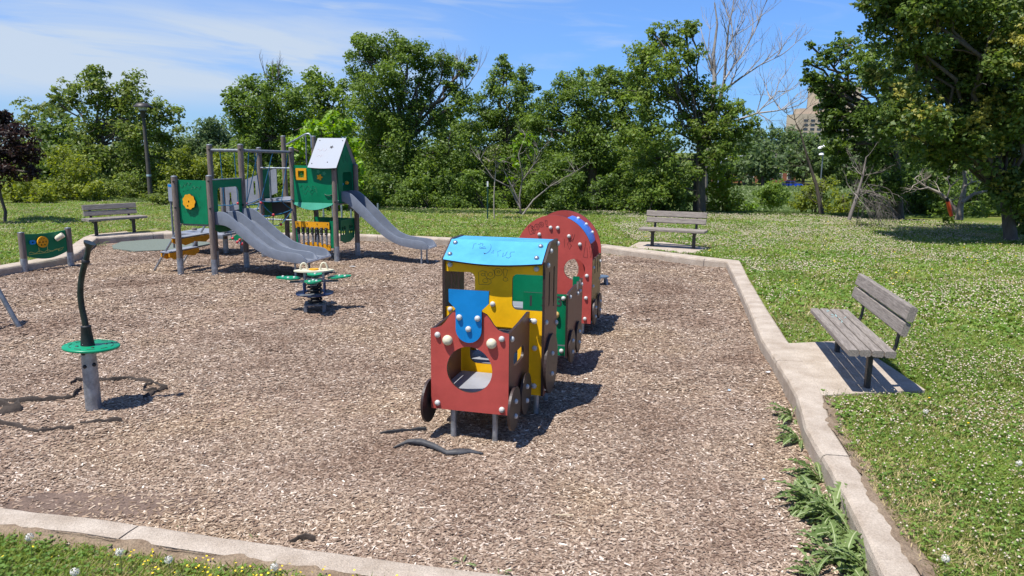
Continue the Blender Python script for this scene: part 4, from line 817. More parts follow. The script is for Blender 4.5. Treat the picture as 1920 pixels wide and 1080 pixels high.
def build_spinner():
    t = thing('spinner_pole', 'standing spinner with round green footplate and bent dark handle on a steel post', 'spinner', (-3.77, 6.36, 0))
    MB().tube([(0, 0, MZ-.1), (0, 0, .2), (0, 0, .43)], [.067, .064, .06], 24).build('post', GALV, t)
    M = Matrix.Rotation(R_(3), 3, 'Y') @ Matrix.Rotation(R_(-2), 3, 'X')
    p = MB().lathe([(.001, .425), (.22, .425), (.229, .431), (.229, .443), (.222, .449), (.001, .45)], n=48, M=M).build('footplate', GREEN2, t)
    ring = MB()
    for k in range(10):
        a = k*.628; ring.tube([M @ Vector((.175*math.cos(a+j*.07), .175*math.sin(a+j*.07), .450)) for j in range(6)], .0035, 5)
    ring.build('grip_marks', INK, p)
    for a in (.6, 2.2, 3.9, 5.3): MB().ball(M @ Vector((.115*math.cos(a), .115*math.sin(a), .449)), .016, 8, sz=.5).build('bolt_cap', BLACK, p)
    MB().lathe([(.058, .45), (.056, .46), (.04, .61), (.042, .615), (.042, .625), (.034, .632), (.001, .632)], n=24).build('cone', BLACK, t)
    HM = mat('dark_green_steel', (.02, .03, .027), .35, var=.5, vscale=12, metal=.3)
    h = MB().tube([(0, 0, .62), (-.008, 0, .7), (-.02, 0, .8), (-.022, 0, .9), (-.010, 0, 1.0), (.012, 0, 1.09), (.032, 0, 1.15), (.05, 0, 1.2)], [.028, .027, .026, .026, .025, .025, .026, .027], 14).build('handle', HM, t)
    MB().tube([(.05, 0, 1.195), (.056, 0, 1.21), (.06, 0, 1.22)], [.033, .035, .028], 14).build('collar', BLACK, h)
    MB().tube([(.055, 0, 1.21), (.075, 0, 1.27), (.092, 0, 1.325), (.10, 0, 1.36), (.105, 0, 1.37)], [.026, .022, .024, .045, .05], 14).build('grip', HM, h)
    for a, z in ((-1.75, .39), (-.5, .40), (-1.7, .27), (-.45, .28)): MB().ball((.063*math.cos(a), .063*math.sin(a), z), .018, 10).build('bolt_cap', BLACK, t)
build_spinner()
def build_playpanel():
    p0 = Vector((-9.03, 13.5)); p1 = Vector((-8.68, 14.36)); d = (p1-p0); L = d.length; rz = math.atan2(d.y, d.x)
    t = thing('activity_board', 'low green play panel with yellow steering wheel between two short posts', 'play panel', (p0.x, p0.y, 0), rz)
    for x in (0, L):
        p = MB().cyl((x, 0, .12), (x, 0, .60), .057, 18).build('post', POST, t); MB().cyl((x, 0, MZ-.1), (x, 0, .13), .06, 18).build('post_sleeve', GALV, p); MB().lathe([(.057, .6), (.06, .612), (.001, .625)], (x, 0, 0), 16).build('post_cap', DGALV, p)
    n = 14; top = [(L-.06-(L-.12)*i/n, .575-.025*math.sin(math.pi*i/n)) for i in range(n+1)]; bot = [(.06+(L-.12)*i/n, .16-.09*math.sin(math.pi*i/n)) for i in range(n+1)]
    q = MB().prism(bot+top, [], (0, .01, 0), XA, ZA, .02).build('green_board', GRN, t, .003)
    c = (.36, .40); hl = [circ(c[0]+.062*math.cos(a), c[1]+.062*math.sin(a), .018, 10) for a in [i*math.pi/3 for i in range(6)]]+[circ(c[0], c[1], .018, 10)]
    MB().prism(circ(c[0], c[1], .105, 32), hl, (0, -.04, 0), XA, ZA, .025).build('steering_wheel', ORG, q, .004); MB().cyl((c[0], -.05, c[1]), (c[0], -.005, c[1]), .03, 12).build('hub', BLACK, q)
    MB().prism(rr(.12, .37, .24, .45, .035), [circ(.18, .41, .018, 10)], (0, -.02, 0), XA, ZA, .02).build('slider', BLU, q, .003)
    MB().cyl((.66, -.01, .42), (.74, -.11, .50), .052, 18).build('spyglass', CREAM, q)
    YL = mat('yellow_groove', (.5, .5, .12), .6)
    strokes('maze_lines', [[(.1+.68*i/16, .215+.02*math.sin(i*1.6)) for i in range(17)], [(.1, .19), (.45, .185), (.8, .25)], [(.30, .21), (.30, .30)], [(.47, .2), (.47, .32)], [(.69, .18), (.69, .23)]], q, YL, (0, -.0105, 0), XA, ZA, .006)
build_playpanel()
def build_stool(name, label, x, y, rz, s=1.):
    t = thing(name, label, 'step stool', (x, y, MZ), rz, 'blue grey stepping stools behind the train')
    MB().prism(rr(-.2*s, -.13, .2*s, .13, .1), [], (0, 0, .15), XA, YA, .02).build('top', mat('blue_grey_metal', (.16, .22, .29), .4, var=.2, metal=.4), t, .006)
    for x_, y_ in ((-.15*s, -.07), (.15*s, -.07), (.15*s, .07), (-.15*s, .07)): MB().tube([(x_*.85, y_, .15), (x_*1.05, y_, .11), (x_*1.12, y_, -.05)], [.022, .024, .026], 8).build('leg', bpy.data.materials['blue_grey_metal'], t)
build_stool('step_stool', 'nearer blue grey stepping stool behind the carriage', 1.5, 12.85, .1)
build_stool('step_stool', 'farther blue grey stepping stool behind the carriage', 1.42, 13.6, .1, .9)
def build_frame():
    t = thing('climbing_frame', 'slanted round steel leg of a frame at the left edge', 'climbing frame', (-6.31, 9.28, MZ))
    MB().cyl((0, 0, -.1), (-.66, .0, 1.38), .03, 14).build('leg', DGALV, t); MB().cyl((-1.32, 0, -.1), (-.66, 0, 1.38), .03, 14).build('leg', DGALV, t); MB().cyl((-.66, 0, 1.38), (-.9, -1.4, 1.38), .03, 14).build('beam', DGALV, t)
    MB().cyl((-.3, -1.4, -.1), (-.9, -1.4, 1.38), .03, 14).build('leg', DGALV, t)
build_frame()
# ---------------------------------------------------------------- benches
def bench(label, org, rz, L, z0=.02, x1=.28, paint=False, bz=0., bl=1.):
    t = thing('park_bench', label, 'bench', (org[0], org[1], z0), rz, 'weathered wooden benches beside the kerb')
    rnd = random.Random(int(L*1000)+int(abs(org[0])*10))
    def plank(name, c, d, tilt=0):
        b = MB(); n = 14; hx, hy, hz = d[0]/2, d[1]/2, d[2]/2; r = min(hy, hz)*.35; sec = [(-hy+r, -hz), (hy-r, -hz), (hy, -hz+r), (hy, hz-r), (hy-r, hz), (-hy+r, hz), (-hy, hz-r), (-hy, -hz+r)]; rows = []
        e0 = rnd.uniform(-.012, .012)
        for i in range(n+1):
            x = -hx+2*hx*i/n+(e0 if i in (0, n) else 0); rows.append([(x, y+rnd.uniform(-.0012, .0012), z+rnd.uniform(-.0012, .0012)) for y, z in sec])
        M = Matrix.Rotation(tilt, 3, 'X'); vs = [M @ Vector(p)+Vector(c) for r_ in rows for p in r_]; fs = []
        for i in range(n):
            for k in range(8): fs.append((i*8+k, (i+1)*8+k, (i+1)*8+(k+1) % 8, i*8+(k+1) % 8))
        b.add(vs, fs); b.add(vs[:8], [tuple(range(8))]); b.add(vs[-8:], [tuple(range(8))[::-1]])
        return b.build(name, WOOD, t)
    for k in range(4): plank('seat_plank', (L/2+rnd.uniform(-.01, .01), .05+k*.106, .40), (L, .093, .06))
    tl = R_(-14)
    b1 = plank('back_plank', (L/2, .465, .64+bz), (L*bl, .055, .125), tl); b2 = plank('back_plank', (L/2+.01, .497, .785+bz), (L*1.01*bl, .065, .135), tl)
    for x in (x1, L-x1):
        MB().box((x, .27, .18), (.075, .045, .37)).build('leg', DKMET, t, .004)
        MB().box((x, .24, .36), (.06, .45, .012)).build('seat_bracket', DKMET, t)
        pts = [(x, .27, .30), (x, .38, .31), (x, .455, .345), (x, .485, .42), (x, .495, .52), (x, .515, .68+bz), (x, .54, .80+bz)]
        b = MB()
        for i in range(len(pts)-1):
            p, q = Vector(pts[i]), Vector(pts[i+1]); dd = (q-p); nn = Vector((0, -dd.z, dd.y)).normalized()*.008; w = Vector((.028, 0, 0))
            b.add([p-w-nn, p+w-nn, p+w+nn, p-w+nn, q-w-nn, q+w-nn, q+w+nn, q-w+nn], [(0, 1, 5, 4), (1, 2, 6, 5), (2, 3, 7, 6), (3, 0, 4, 7), (0, 3, 2, 1), (4, 5, 6, 7)])
        b.build('back_support', DKMET, t)
    if paint:
        PM = mat('faded_turquoise_paint', (.3, .55, .55), .8, var=.2, vscale=40)
        rn = random.Random(4); b = MB()
        for k in range(26):
            x = rn.gauss(.45, .16); y = rn.choice([.15, .17, .2, .28, .12]); l = rn.uniform(.03, .12); w = rn.uniform(.004, .012)
            if abs(((y-.004) % .118)-.051) > .04: continue
            if k % 2 == 0: MB().box((x, y, .4325+.0002*k), (l, w, .001), Matrix.Rotation(rn.uniform(-.5, .5), 3, 'Z')).build('paint_mark', PM, t)
    return t
b0_ = Vector(G(1519, 577, .45)); b1_ = Vector(G(1589, 655, .45)); bench('large weathered bench on the concrete pad beside the right kerb', tuple(b0_), math.atan2((b1_-b0_).y, (b1_-b0_).x), (b1_-b0_).length, paint=True)
bench('weathered bench facing the playground on the far kerb, behind the train', (2.92, 17.09), R_(-24), 1.5, x1=.27, bz=-.045, bl=.92)
bench('dark weathered bench at the left behind the play panel, by the far left kerb', (-10.15, 17.69), R_(53), 1.42, x1=.25, bz=-.11, bl=.9)

# ---------------------------------------------------------------- scraps on the ground
LINER = mat('torn_liner', (.022, .017, .014), .95, var2=(.07, .054, .044), vscale=9, bump=.7, bscale=50)
def liner(label, px, w=.022, m=LINER, name='torn_liner', h=.018, base=(0, 680, 5.333)):
    rnd = random.Random(len(px)*7+int(px[0][0])); pts = []
    P = [Vector(G(base[0]+x/base[2], base[1]+y/base[2], MZ)) for x, y in px]
    for i in range(len(P)-1):
        n = max(2, int((P[i+1]-P[i]).length/.05))
        for k in range(n): q = P[i].lerp(P[i+1], k/n); pts.append(q+Vector((rnd.gauss(0, .008), rnd.gauss(0, .008))))
    pts.append(P[-1]); b = MB(); vs = []; 
    for i, p in enumerate(pts):
        d = (pts[min(i+1, len(pts)-1)]-pts[max(i-1, 0)]).normalized(); nn = Vector((-d.y, d.x)); ww = w*.62*rnd.uniform(.2, 1.15)*(.5+.9*float(vn(p.x, p.y, 7., 77)))*(.25 if i in (0, len(pts)-1) else 1); z = float(MUL(p.x, p.y))+.012; hh = h*rnd.uniform(.4, 2.2)
        vs += [(p.x-nn.x*ww, p.y-nn.y*ww, z-.01), (p.x-nn.x*ww*.5, p.y-nn.y*ww*.5, z+hh*.8), (p.x+nn.x*ww*.3, p.y+nn.y*ww*.3, z+hh+.004), (p.x+nn.x*ww, p.y+nn.y*ww, z-.01)]
    fs = []
    for i in range(len(pts)-1):
        for k in range(3): fs.append((i*4+k, i*4+k+1, (i+1)*4+k+1, (i+1)*4+k))
    b.add(vs, [f[::-1] for f in fs], 0, True); o = b.build(name, m); tag(o, label, 'ground liner'); return o
liner('long dark strip of torn liner lying left of the steel spinner post', [(-60, 390), (0, 395), (150, 410), (300, 402), (450, 395), (640, 370), (740, 350), (790, 300), (820, 270)])
liner('curved dark strip of torn liner right of the spinner, behind the shadow', [(690, 235), (780, 190), (960, 180), (1130, 190), (1280, 168), (1430, 185), (1550, 210), (1680, 260), (1570, 300), (1430, 365)], .016)
liner('faint dark strip of liner in front, left of the spinner post', [(-60, 640), (150, 655), (300, 690), (450, 700), (590, 670), (740, 670)], .018)
liner('short dark strip of liner just in front of the spinner post', [(790, 620), (900, 610), (1000, 598), (1120, 600), (1225, 603)], .022)
liner('clump of torn liner at the left edge of the wood chips', [(-40, 440), (60, 440), (200, 460), (220, 490), (120, 520), (-20, 545)], .05, h=.03)
liner('small loop of liner among the chips beyond the round shadow', [(1550, 205), (1450, 230), (1430, 265), (1480, 290), (1570, 290)], .012)
liner('thin black liner strip left of the engine, behind the curled scrap', [(712, 817), (740, 815), (770, 813), (800, 812)], .012, BLACK, h=.012, base=(0, 0, 1))
def scrap():
    px = [(738, 843), (765, 836), (790, 838), (815, 845), (838, 853), (860, 852), (880, 850), (905, 854)]; P = [Vector(G(x, y, MZ)) for x, y in px]; b = MB(); vs = []
    hh = [.0, .03, .045, .035, .012, .02, .012, .0]; w = [.006, .03, .04, .045, .06, .085, .05, .006]
    for i, p in enumerate(P):
        z = float(MUL(p.x, p.y))+.012; vs += [(p.x, p.y-w[i]*.5, z+hh[i]*.3), (p.x, p.y+w[i]*.1, z+hh[i]+.012), (p.x+.01, p.y+w[i]*.6, z+hh[i]*.5)]
    fs = [(i*3+k, (i+1)*3+k, (i+1)*3+k+1, i*3+k+1) for i in range(len(P)-1) for k in range(2)]
    b.add(vs, fs, 0, True); o = b.build('rubber_scrap', mat('grey_rubber', (.045, .046, .05), .6, var=.4, vscale=20)); tag(o, 'curled dark rubber scrap lying in front of the engine', 'rubber scrap'); s = o.modifiers.new('thick', 'SOLIDIFY'); s.thickness = .006
scrap()
o = liner('small dark twist of liner by the near kerb', [(540, 1020), (560, 1013), (575, 1012), (592, 1014)], .016, LINER, h=.018, base=(0, 0, 1))
def litter(label, px, py, s, rz, m=LITTER, name='paper_scrap'):
    x, y = G(px, py, MZ); z = float(MUL(x, y))+.02; b = MB(); rnd = random.Random(int(px)); vs = [(x+s*math.cos(rz+a)*rnd.uniform(.5, 1.2), y+s*.6*math.sin(rz+a)*rnd.uniform(.6, 1.2), z+rnd.uniform(-.004, .012)) for a in [i*math.pi/4 for i in range(8)]]+[(x, y, z+.012)]
    b.add(vs, [(i, (i+1) % 8, 8) for i in range(8)]); tag(b.build(name, m), label, 'litter')
litter('crumpled white paper scrap between spring rocker and tower', 661, 500, .07, 0)
litter('white litter scrap right of the train on the wood chips', 1440, 702, .03, .5)
litter('pale blue litter scrap near the far right weeds', 1432, 904, .018, .2, mat('pale_blue_litter', (.35, .5, .62), .7))
litter('white pebble like scrap beside the right kerb weeds', 1409, 838, .017, 1.)
litter('small pale blue scrap below the near bench', 1367, 734, .02, 1., bpy.data.materials['pale_blue_litter'])
def stick():
    (x0, y0), (x1, y1) = G(1040, 973, MZ), G(1074, 974, MZ); tag(MB().tube([(x0, y0, MZ+.03), (x1, y1, MZ+.03)], .004, 6).build('stick', mat('pale_stick', (.5, .42, .28), .8)), 'thin pale stick lying on the chips in front', 'stick')
stick()
# ---------------------------------------------------------------- weeds at the kerb
RIB = mat('pale_leaf_rib', (.28, .32, .16), .6)
def weed(label, x, y, z, n, L, seed, az=None, spread=1.0, group='dandelion plants along the kerb'):
    rnd = random.Random(seed); b = MB()
    for k in range(n):
        a = (rnd.uniform(0, 6.28) if az is None else rnd.gauss(az, spread)); l = L*rnd.uniform(.55, 1.15); up_ = rnd.uniform(.35, 1.25); d = Vector((math.cos(a), math.sin(a), 0)); s = Vector((-math.sin(a), math.cos(a), 0)); w = l*rnd.uniform(.11, .17)
        p = Vector((rnd.uniform(-.02, .02), rnd.uniform(-.02, .02), 0)); ang = up_; m = 18; C_ = []; 
        for i in range(m+1):
            C_.append(p.copy()); p = p+(d*math.cos(ang)+Vector((0, 0, 1))*math.sin(ang))*l/m; ang -= rnd.uniform(.03, .13)
        vs = []; fs = []; ms = []
        for i, c in enumerate(C_):
            f = i/m; ww = w*(math.sin(math.pi*min(1, f*.93+.05))**.8)*(.3+.7*f if f < .6 else 1)*((1.1 if i % 2 else .42)*rnd.uniform(.8, 1.15) if i < m-1 else .3); fold = .35+.25*math.sin(i*2.1+k)
            tw = s*math.cos(.2*k)+Vector((0, 0, .2*math.sin(k))); rb = w*.07; bk = (C_[max(0, i-1)]-c)*(.5 if i % 2 else 0)
            vs += [c-tw*ww+Vector((0, 0, ww*fold))+bk, c-tw*rb, c+tw*rb, c+tw*ww+Vector((0, 0, ww*fold))+bk]
        for i in range(m):
            for q in (0, 2): fs.append((i*4+q, (i+1)*4+q, (i+1)*4+q+1, i*4+q+1))
        b.add(vs, fs, 0, False); b.add(vs, [(i*4+1, (i+1)*4+1, (i+1)*4+2, i*4+2) for i in range(m)], 1, True)
    o = b.build('dandelion_plant', [WEED, RIB]); o.location = (x, y, z); tag(o, label, 'weed', group); return o
def wpos(px, py): x, y = G(px, py, MZ); return x, y, float(MUL(x, y))
WL = [('small weed at the right kerb just below the bench pad', 1484, 785, 9, .2), ('upright weed between bench pad and the large weeds', 1499, 830, 9, .19), ('leafy weed topmost of the large group at the right kerb', 1538, 905, 16, .2), ('broad leafed weed sprawling left at the right kerb', 1530, 955, 16, .22),
      ('dense weed in the middle of the right kerb group', 1565, 975, 20, .23), ('wide weed leaning over the right kerb', 1595, 1010, 18, .22), ('large weed lowest in the right kerb group', 1575, 1055, 18, .2), ('weed cut by the bottom edge beside the right kerb', 1625, 1078, 14, .2), ('weed at the bottom edge left of the kerb corner', 1530, 1085, 10, .14)]
for i, (lb, px, py, n, L) in enumerate(WL): x, y, z = wpos(px, py); weed(lb, x, y, z, int(n*2.3), L*1.4, 30+i, 2.6, 1.25)
for i, (lb, px, py, n, L) in enumerate([('tiny weed sprouting at the near kerb, left of its middle', 475, 1010, 4, .06), ('small weed at the near kerb below the engine', 868, 1058, 5, .09), ('small weed at the near kerb right of the middle', 942, 1076, 6, .07), ('single leaf weed at the near kerb on the left', 340, 996, 2, .04)]):
    x, y, z = wpos(px, py); weed(lb, x, y, z, n, L, 60+i)
for i, (lb, px, py, L) in enumerate([('low green weed at the far right kerb corner', 1346, 497, .16), ('low weed against the far kerb behind the carriage', 1139, 478, .12), ('weed at the kerb left of the far bench corner', 1160, 480, .1), ('weed patch below the left bench kerb, nearest the corner', 190, 462, .2), ('weed patch in the middle below the left bench kerb', 232, 452, .25), ('weed patch at the right end of the left bench kerb', 282, 445, .25)]):
    x, y, z = wpos(px, py); weed(lb, x, y, z, 14 if L > .15 else 8, L, 80+i)
def clock(label, px, py, z=.14):
    x, y = G(px, py, z); t = thing('dandelion_clock', label, 'seed head', (x, y, 0), 0, 'dandelion seed heads in the lawn'); MB().tube([(0, .0, 0), (.004, 0, z*.6), (0, 0, z)], .002, 5).build('stem', WEED, t)
    rnd = random.Random(int(px)); b = MB(); r = .021
    for k in range(110):
        u_ = rnd.uniform(-1, 1); a = rnd.uniform(0, 6.28); q = math.sqrt(1-u_*u_); d = Vector((q*math.cos(a), q*math.sin(a), u_)); o1 = d.orthogonal().normalized()*.0035; o2 = d.cross(o1); c = Vector((0, 0, z))+d*r
        b.add([c-o1, c+o2, c+o1, c-o2], [(0, 1, 2, 3)]); b.add([Vector((0, 0, z)), c, c+o1*.15], [(0, 1, 2)])
    b.build('seeds', mat('seed_fluff', (.6, .58, .52), .9) if 'seed_fluff' not in bpy.data.materials else bpy.data.materials['seed_fluff'], t)
for lb, px, py in (('grey seed head near the bottom right corner', 1773, 1047), ('seed head on the lawn below the near bench', 1736, 771), ('seed head at the right edge above the bottom', 1911, 868), ('seed head at the bottom edge left of centre', 514, 1063), ('seed head near the bottom left corner', 140, 1072), ('seed head above the near lawn left edge', 55, 1007), ('seed head beside the near kerb left', 224, 1035), ('seed head in the near lawn third from left', 316, 1049)): clock(lb, px, py)
# ---------------------------------------------------------------- street furniture
def build_lamp():
    x, y = -14.55, 29.8; z = float(T(x, y)); t = thing('street_lamp', 'tall grey lamp post with shallow dark hood standing among the left trees', 'street lamp', (x, y, z))
    CM = mat('lamp_pole_concrete', (.075, .068, .06), .9, var=.2, bump=.2)
    MB().tube([(0, 0, -.3), (0, 0, 1.5), (-.04, 0, 3.35)], [.10, .08, .06], 14).build('pole', CM, t)
    h = MB().lathe([(.08, 3.3), (.1, 3.36), (.1, 3.5), (.17, 3.58)], (-.04, 0, 0), 18).build('head', DKMET, t)
    MB().lathe([(.14, 3.58), (.19, 3.71), (.18, 3.73), (.001, 3.76)], (-.04, 0, 0), 18).build('lamp_glass', mat('frosted_glass', (.5, .52, .5), .3), h)
    MB().lathe([(.34, 3.70), (.345, 3.72), (.2, 3.86), (.05, 3.88), (.001, 3.88)], (-.04, 0, 0), 22).build('hood', DKMET, h)
    MB().lathe([(.093, 1.02), (.092, 1.1)], n=14).build('sticker', mat('pale_sticker', (.35, .45, .5), .6), t)
build_lamp()
def build_rack():
    x0, y0 = G(607, 411, 0); x1, y1 = G(709, 411, 0); t = thing('bike_rack', 'wave shaped steel bike rack on the far lawn, seen under and behind the tower', 'bike rack', (x0, y0, 0), math.atan2(y1-y0, x1-x0)); L = math.hypot(x1-x0, y1-y0); n = 7; s = L/(n-1); pts = []
    h = .6
    for k in range(n):
        up_ = k % 2 == 0
        pts += [(k*s, 0, .0 if up_ else h-.13)] if k == 0 else []
        zs = (.1, h-.14) if up_ else (h-.14, .1)
        pts += [(k*s, 0, z) for z in zs]
        if k < n-1:
            sg = 1 if up_ else -1; zc = h-.14 if up_ else .1; pts += [(k*s+s/2-s/2*math.cos(math.pi*i/6), 0, zc+sg*s/2*math.sin(math.pi*i/6)) for i in range(1, 6)]
    pts.append(((n-1)*s, 0, h-.14) if n % 2 == 0 else ((n-1)*s, 0, h-.1)); MB().tube(pts, .03, 10).build('wave_tube', GALV, t)
    for k in (0, 3, 6): MB().box((k*s, 0, .01), (.14, .14, .02)).build('foot_plate', GALV, t); 
    MB().cyl((3*s, 0, -.1), (3*s, 0, .2), .028, 8).build('foot', GALV, t)
build_rack()
def build_stake():
    x, y = G(914, 412, 0); t = thing('marker_post', 'thin dark green metal stake with white top standing on the far lawn', 'stake', (x, y, 0))
    MB().box((0, 0, .5), (.045, .045, 1.1)).build('stake', mat('stake_green', (.01, .05, .03), .5), t); MB().box((0, 0, 1.13), (.047, .047, .16)).build('stake_tip', LITTER, t)
build_stake()

# ---------------------------------------------------------------- trees and shrubs
def foliage(name, lobes, size, mats, parent=None, dens=3.0, clump=.36, droop=0., shell=.55, maxn=60000):
    # lobes: (centre, rx, ry, rz); ragged clumps of leaf sized faces through each lobe
    V = []; MI = []
    for c, rx, ry, rz in lobes:
        rm = (rx+ry+rz)/3; area = math.pi*rx*rz; n = int(min(maxn, dens*area/(size*size*.5)))
        nc = max(6, int(10*(1/clump)*.9)); d = rng.normal(size=(nc, 3)); d /= np.linalg.norm(d, axis=1)[:, None]; rad = rng.uniform(0, 1, nc)**shell
        cc = d*rad[:, None]*np.array([rx, ry, rz])*.85; cs = rm*clump*rng.uniform(.55, 1.15, nc)
        k = rng.integers(0, nc, n); v = rng.normal(size=(n, 3)); v /= np.linalg.norm(v, axis=1)[:, None]; v *= (rng.uniform(0, 1, n)**.45)[:, None]
        P = cc[k]+v*cs[k][:, None]*np.array([1.15, 1.15, .75]); P[:, 2] -= droop*np.abs(v[:, 0])*cs[k]; P += np.array(c)
        nr = v*.55+rng.normal(size=(n, 3))*.55+np.array([0, -.1, .55]); nr /= np.linalg.norm(nr, axis=1)[:, None]
        t = rng.normal(size=(n, 3)); t -= nr*np.sum(t*nr, 1)[:, None]; t /= np.linalg.norm(t, axis=1)[:, None]; b = np.cross(nr, t)
        s = (size*rng.uniform(.6, 1.3, n))[:, None]; L = t*s*.62; Wd = b*s*.36
        V.append(np.stack([P-L, P-Wd+nr*s*.08, P+L, P+Wd+nr*s*.08], 1).reshape(-1, 3)); MI.append(rng.random(n))
    V = np.concatenate(V); MI = np.concatenate(MI)
    mi = None
    if isinstance(mats, (list, tuple)):
        mi = np.zeros(len(MI), np.int32)
        if len(mats) > 1: mi[MI > .72] = 1
    return npmesh(name, V, 4, mats, parent, mi)
def limb(b, p, q, r0, r1, rnd, n=6, wob=.08, seg=7):
    p = Vector(p); q = Vector(q); L = (q-p).length; pts = []
    for i in range(n+1):
        f = i/n; w = wob*L*math.sin(math.pi*f); pts.append(p.lerp(q, f)+Vector((rnd.uniform(-w, w), rnd.uniform(-w, w), rnd.uniform(-w, w)*.5+.06*L*math.sin(math.pi*f))))
    b.tube(pts, [r0+(r1-r0)*(i/n) for i in range(n+1)], seg); return pts
def tree(name, label, base, Y, lobes, mats, size, trunk=.2, bark=None, fork=.35, dens=3.0, seed=1, group=None, clump=.4, depth=.9, extra=None, cat='tree', shrub=False, sub=3, jit=.5, grow=1.32):
    bark = bark or BARK; rnd = random.Random(seed); bp_ = Dp(base[0], base[1], Y); z0 = float(T(bp_.x, Y)); t = thing(name, label, cat, (bp_.x, Y, z0), 0, group); o = Vector((bp_.x, Y, z0)); LL = []
    for l in lobes:
        cx, cy, r = l[:3]; ry = l[3] if len(l) > 3 else r; dy = rnd.uniform(-jit, jit)*r*Y/F*2; c = Dp(cx, cy, Y+dy); k = (Y+dy)/F; LL.append((tuple(c-o), r*k*grow, r*k*depth*grow, ry*k*grow))
    foliage('foliage', LL, size, mats, t, dens*1.1, clump)
    b = MB(); zs = sorted(l[0][2] for l in LL); top = zs[-1]; fz = max(.15, (zs[0]+(top-zs[0])*fork) if not shrub else .2)
    mx = sum(l[0][0] for l in LL)/len(LL)
    if shrub:
        for k in range(7):
            l = rnd.choice(LL); limb(b, (rnd.uniform(-.1, .1), rnd.uniform(-.1, .1), -.3), Vector(l[0])+Vector((0, 0, l[3]*.4)), .03, .008, rnd, 5, .1, 5)
        b.build('stems', bark, t)
    else:
        F0 = Vector((mx*.25, 0, fz)); limb(b, (0, 0, -.8), F0, trunk*1.0, trunk*.6, rnd, 6, .02, 12)
        for i, l in enumerate(LL):
            c = Vector(l[0]); st = F0 if c.z > F0.z-.3 else F0*max(.25, min(.9, c.z/ max(.1, F0.z)))
            r0 = trunk*.3*rnd.uniform(.6, 1); pts = limb(b, st, c, r0, .035, rnd, 7, .07, 7)
            for j in range(sub):
                p = pts[rnd.randint(3, 7)]; d = Vector((rnd.gauss(0, 1), rnd.gauss(0, 1), rnd.gauss(.3, .7))).normalized()*l[1]*rnd.uniform(.6, 1.0); limb(b, p, p+d, .03, .008, rnd, 4, .1, 5)
        b.build('trunk', bark, t)
    if extra: extra(t, LL, rnd)
    return t
def bare(b, p, d, L, r, dep, rnd, spread=.55, seg=5, up_=.15):
    n = 4; pts = [Vector(p)]; dd = Vector(d).normalized()
    for i in range(n): dd = (dd+Vector((rnd.gauss(0, .13), rnd.gauss(0, .13), rnd.gauss(up_*.3, .1)))).normalized(); pts.append(pts[-1]+dd*L/n)
    r1 = r*.55; b.tube(pts, [r+(r1-r)*i/n for i in range(n+1)], seg)
    if dep <= 0: return
    k = 3 if dep > 1 else 3
    for j in range(k+1):
        q = pts[rnd.randint(1, n)] if j else pts[-1]; nd = (dd+Vector((rnd.gauss(0, spread), rnd.gauss(0, spread), rnd.gauss(up_, spread*.6)))).normalized(); bare(b, q, nd, L*rnd.uniform(.5, .78), r1*rnd.uniform(.6, .95), dep-1, rnd, spread, max(4, seg-1), up_)
def twigs(px, py, Y, n, L, m=None, seed=0, dep=2, up_=.6):
    def f(t, LL, rnd):
        b = MB(); o = t.location
        for k in range(n): p = Dp(px[0]+rnd.uniform(-1, 1)*px[1], py, Y)-o; bare(b, p, (rnd.gauss(0, .3), rnd.gauss(0, .2), 1), L*rnd.uniform(.6, 1.1), .028, dep, rnd, .4, 4, up_)
        b.build('bare_twigs', m or TWIG, t)
    return f
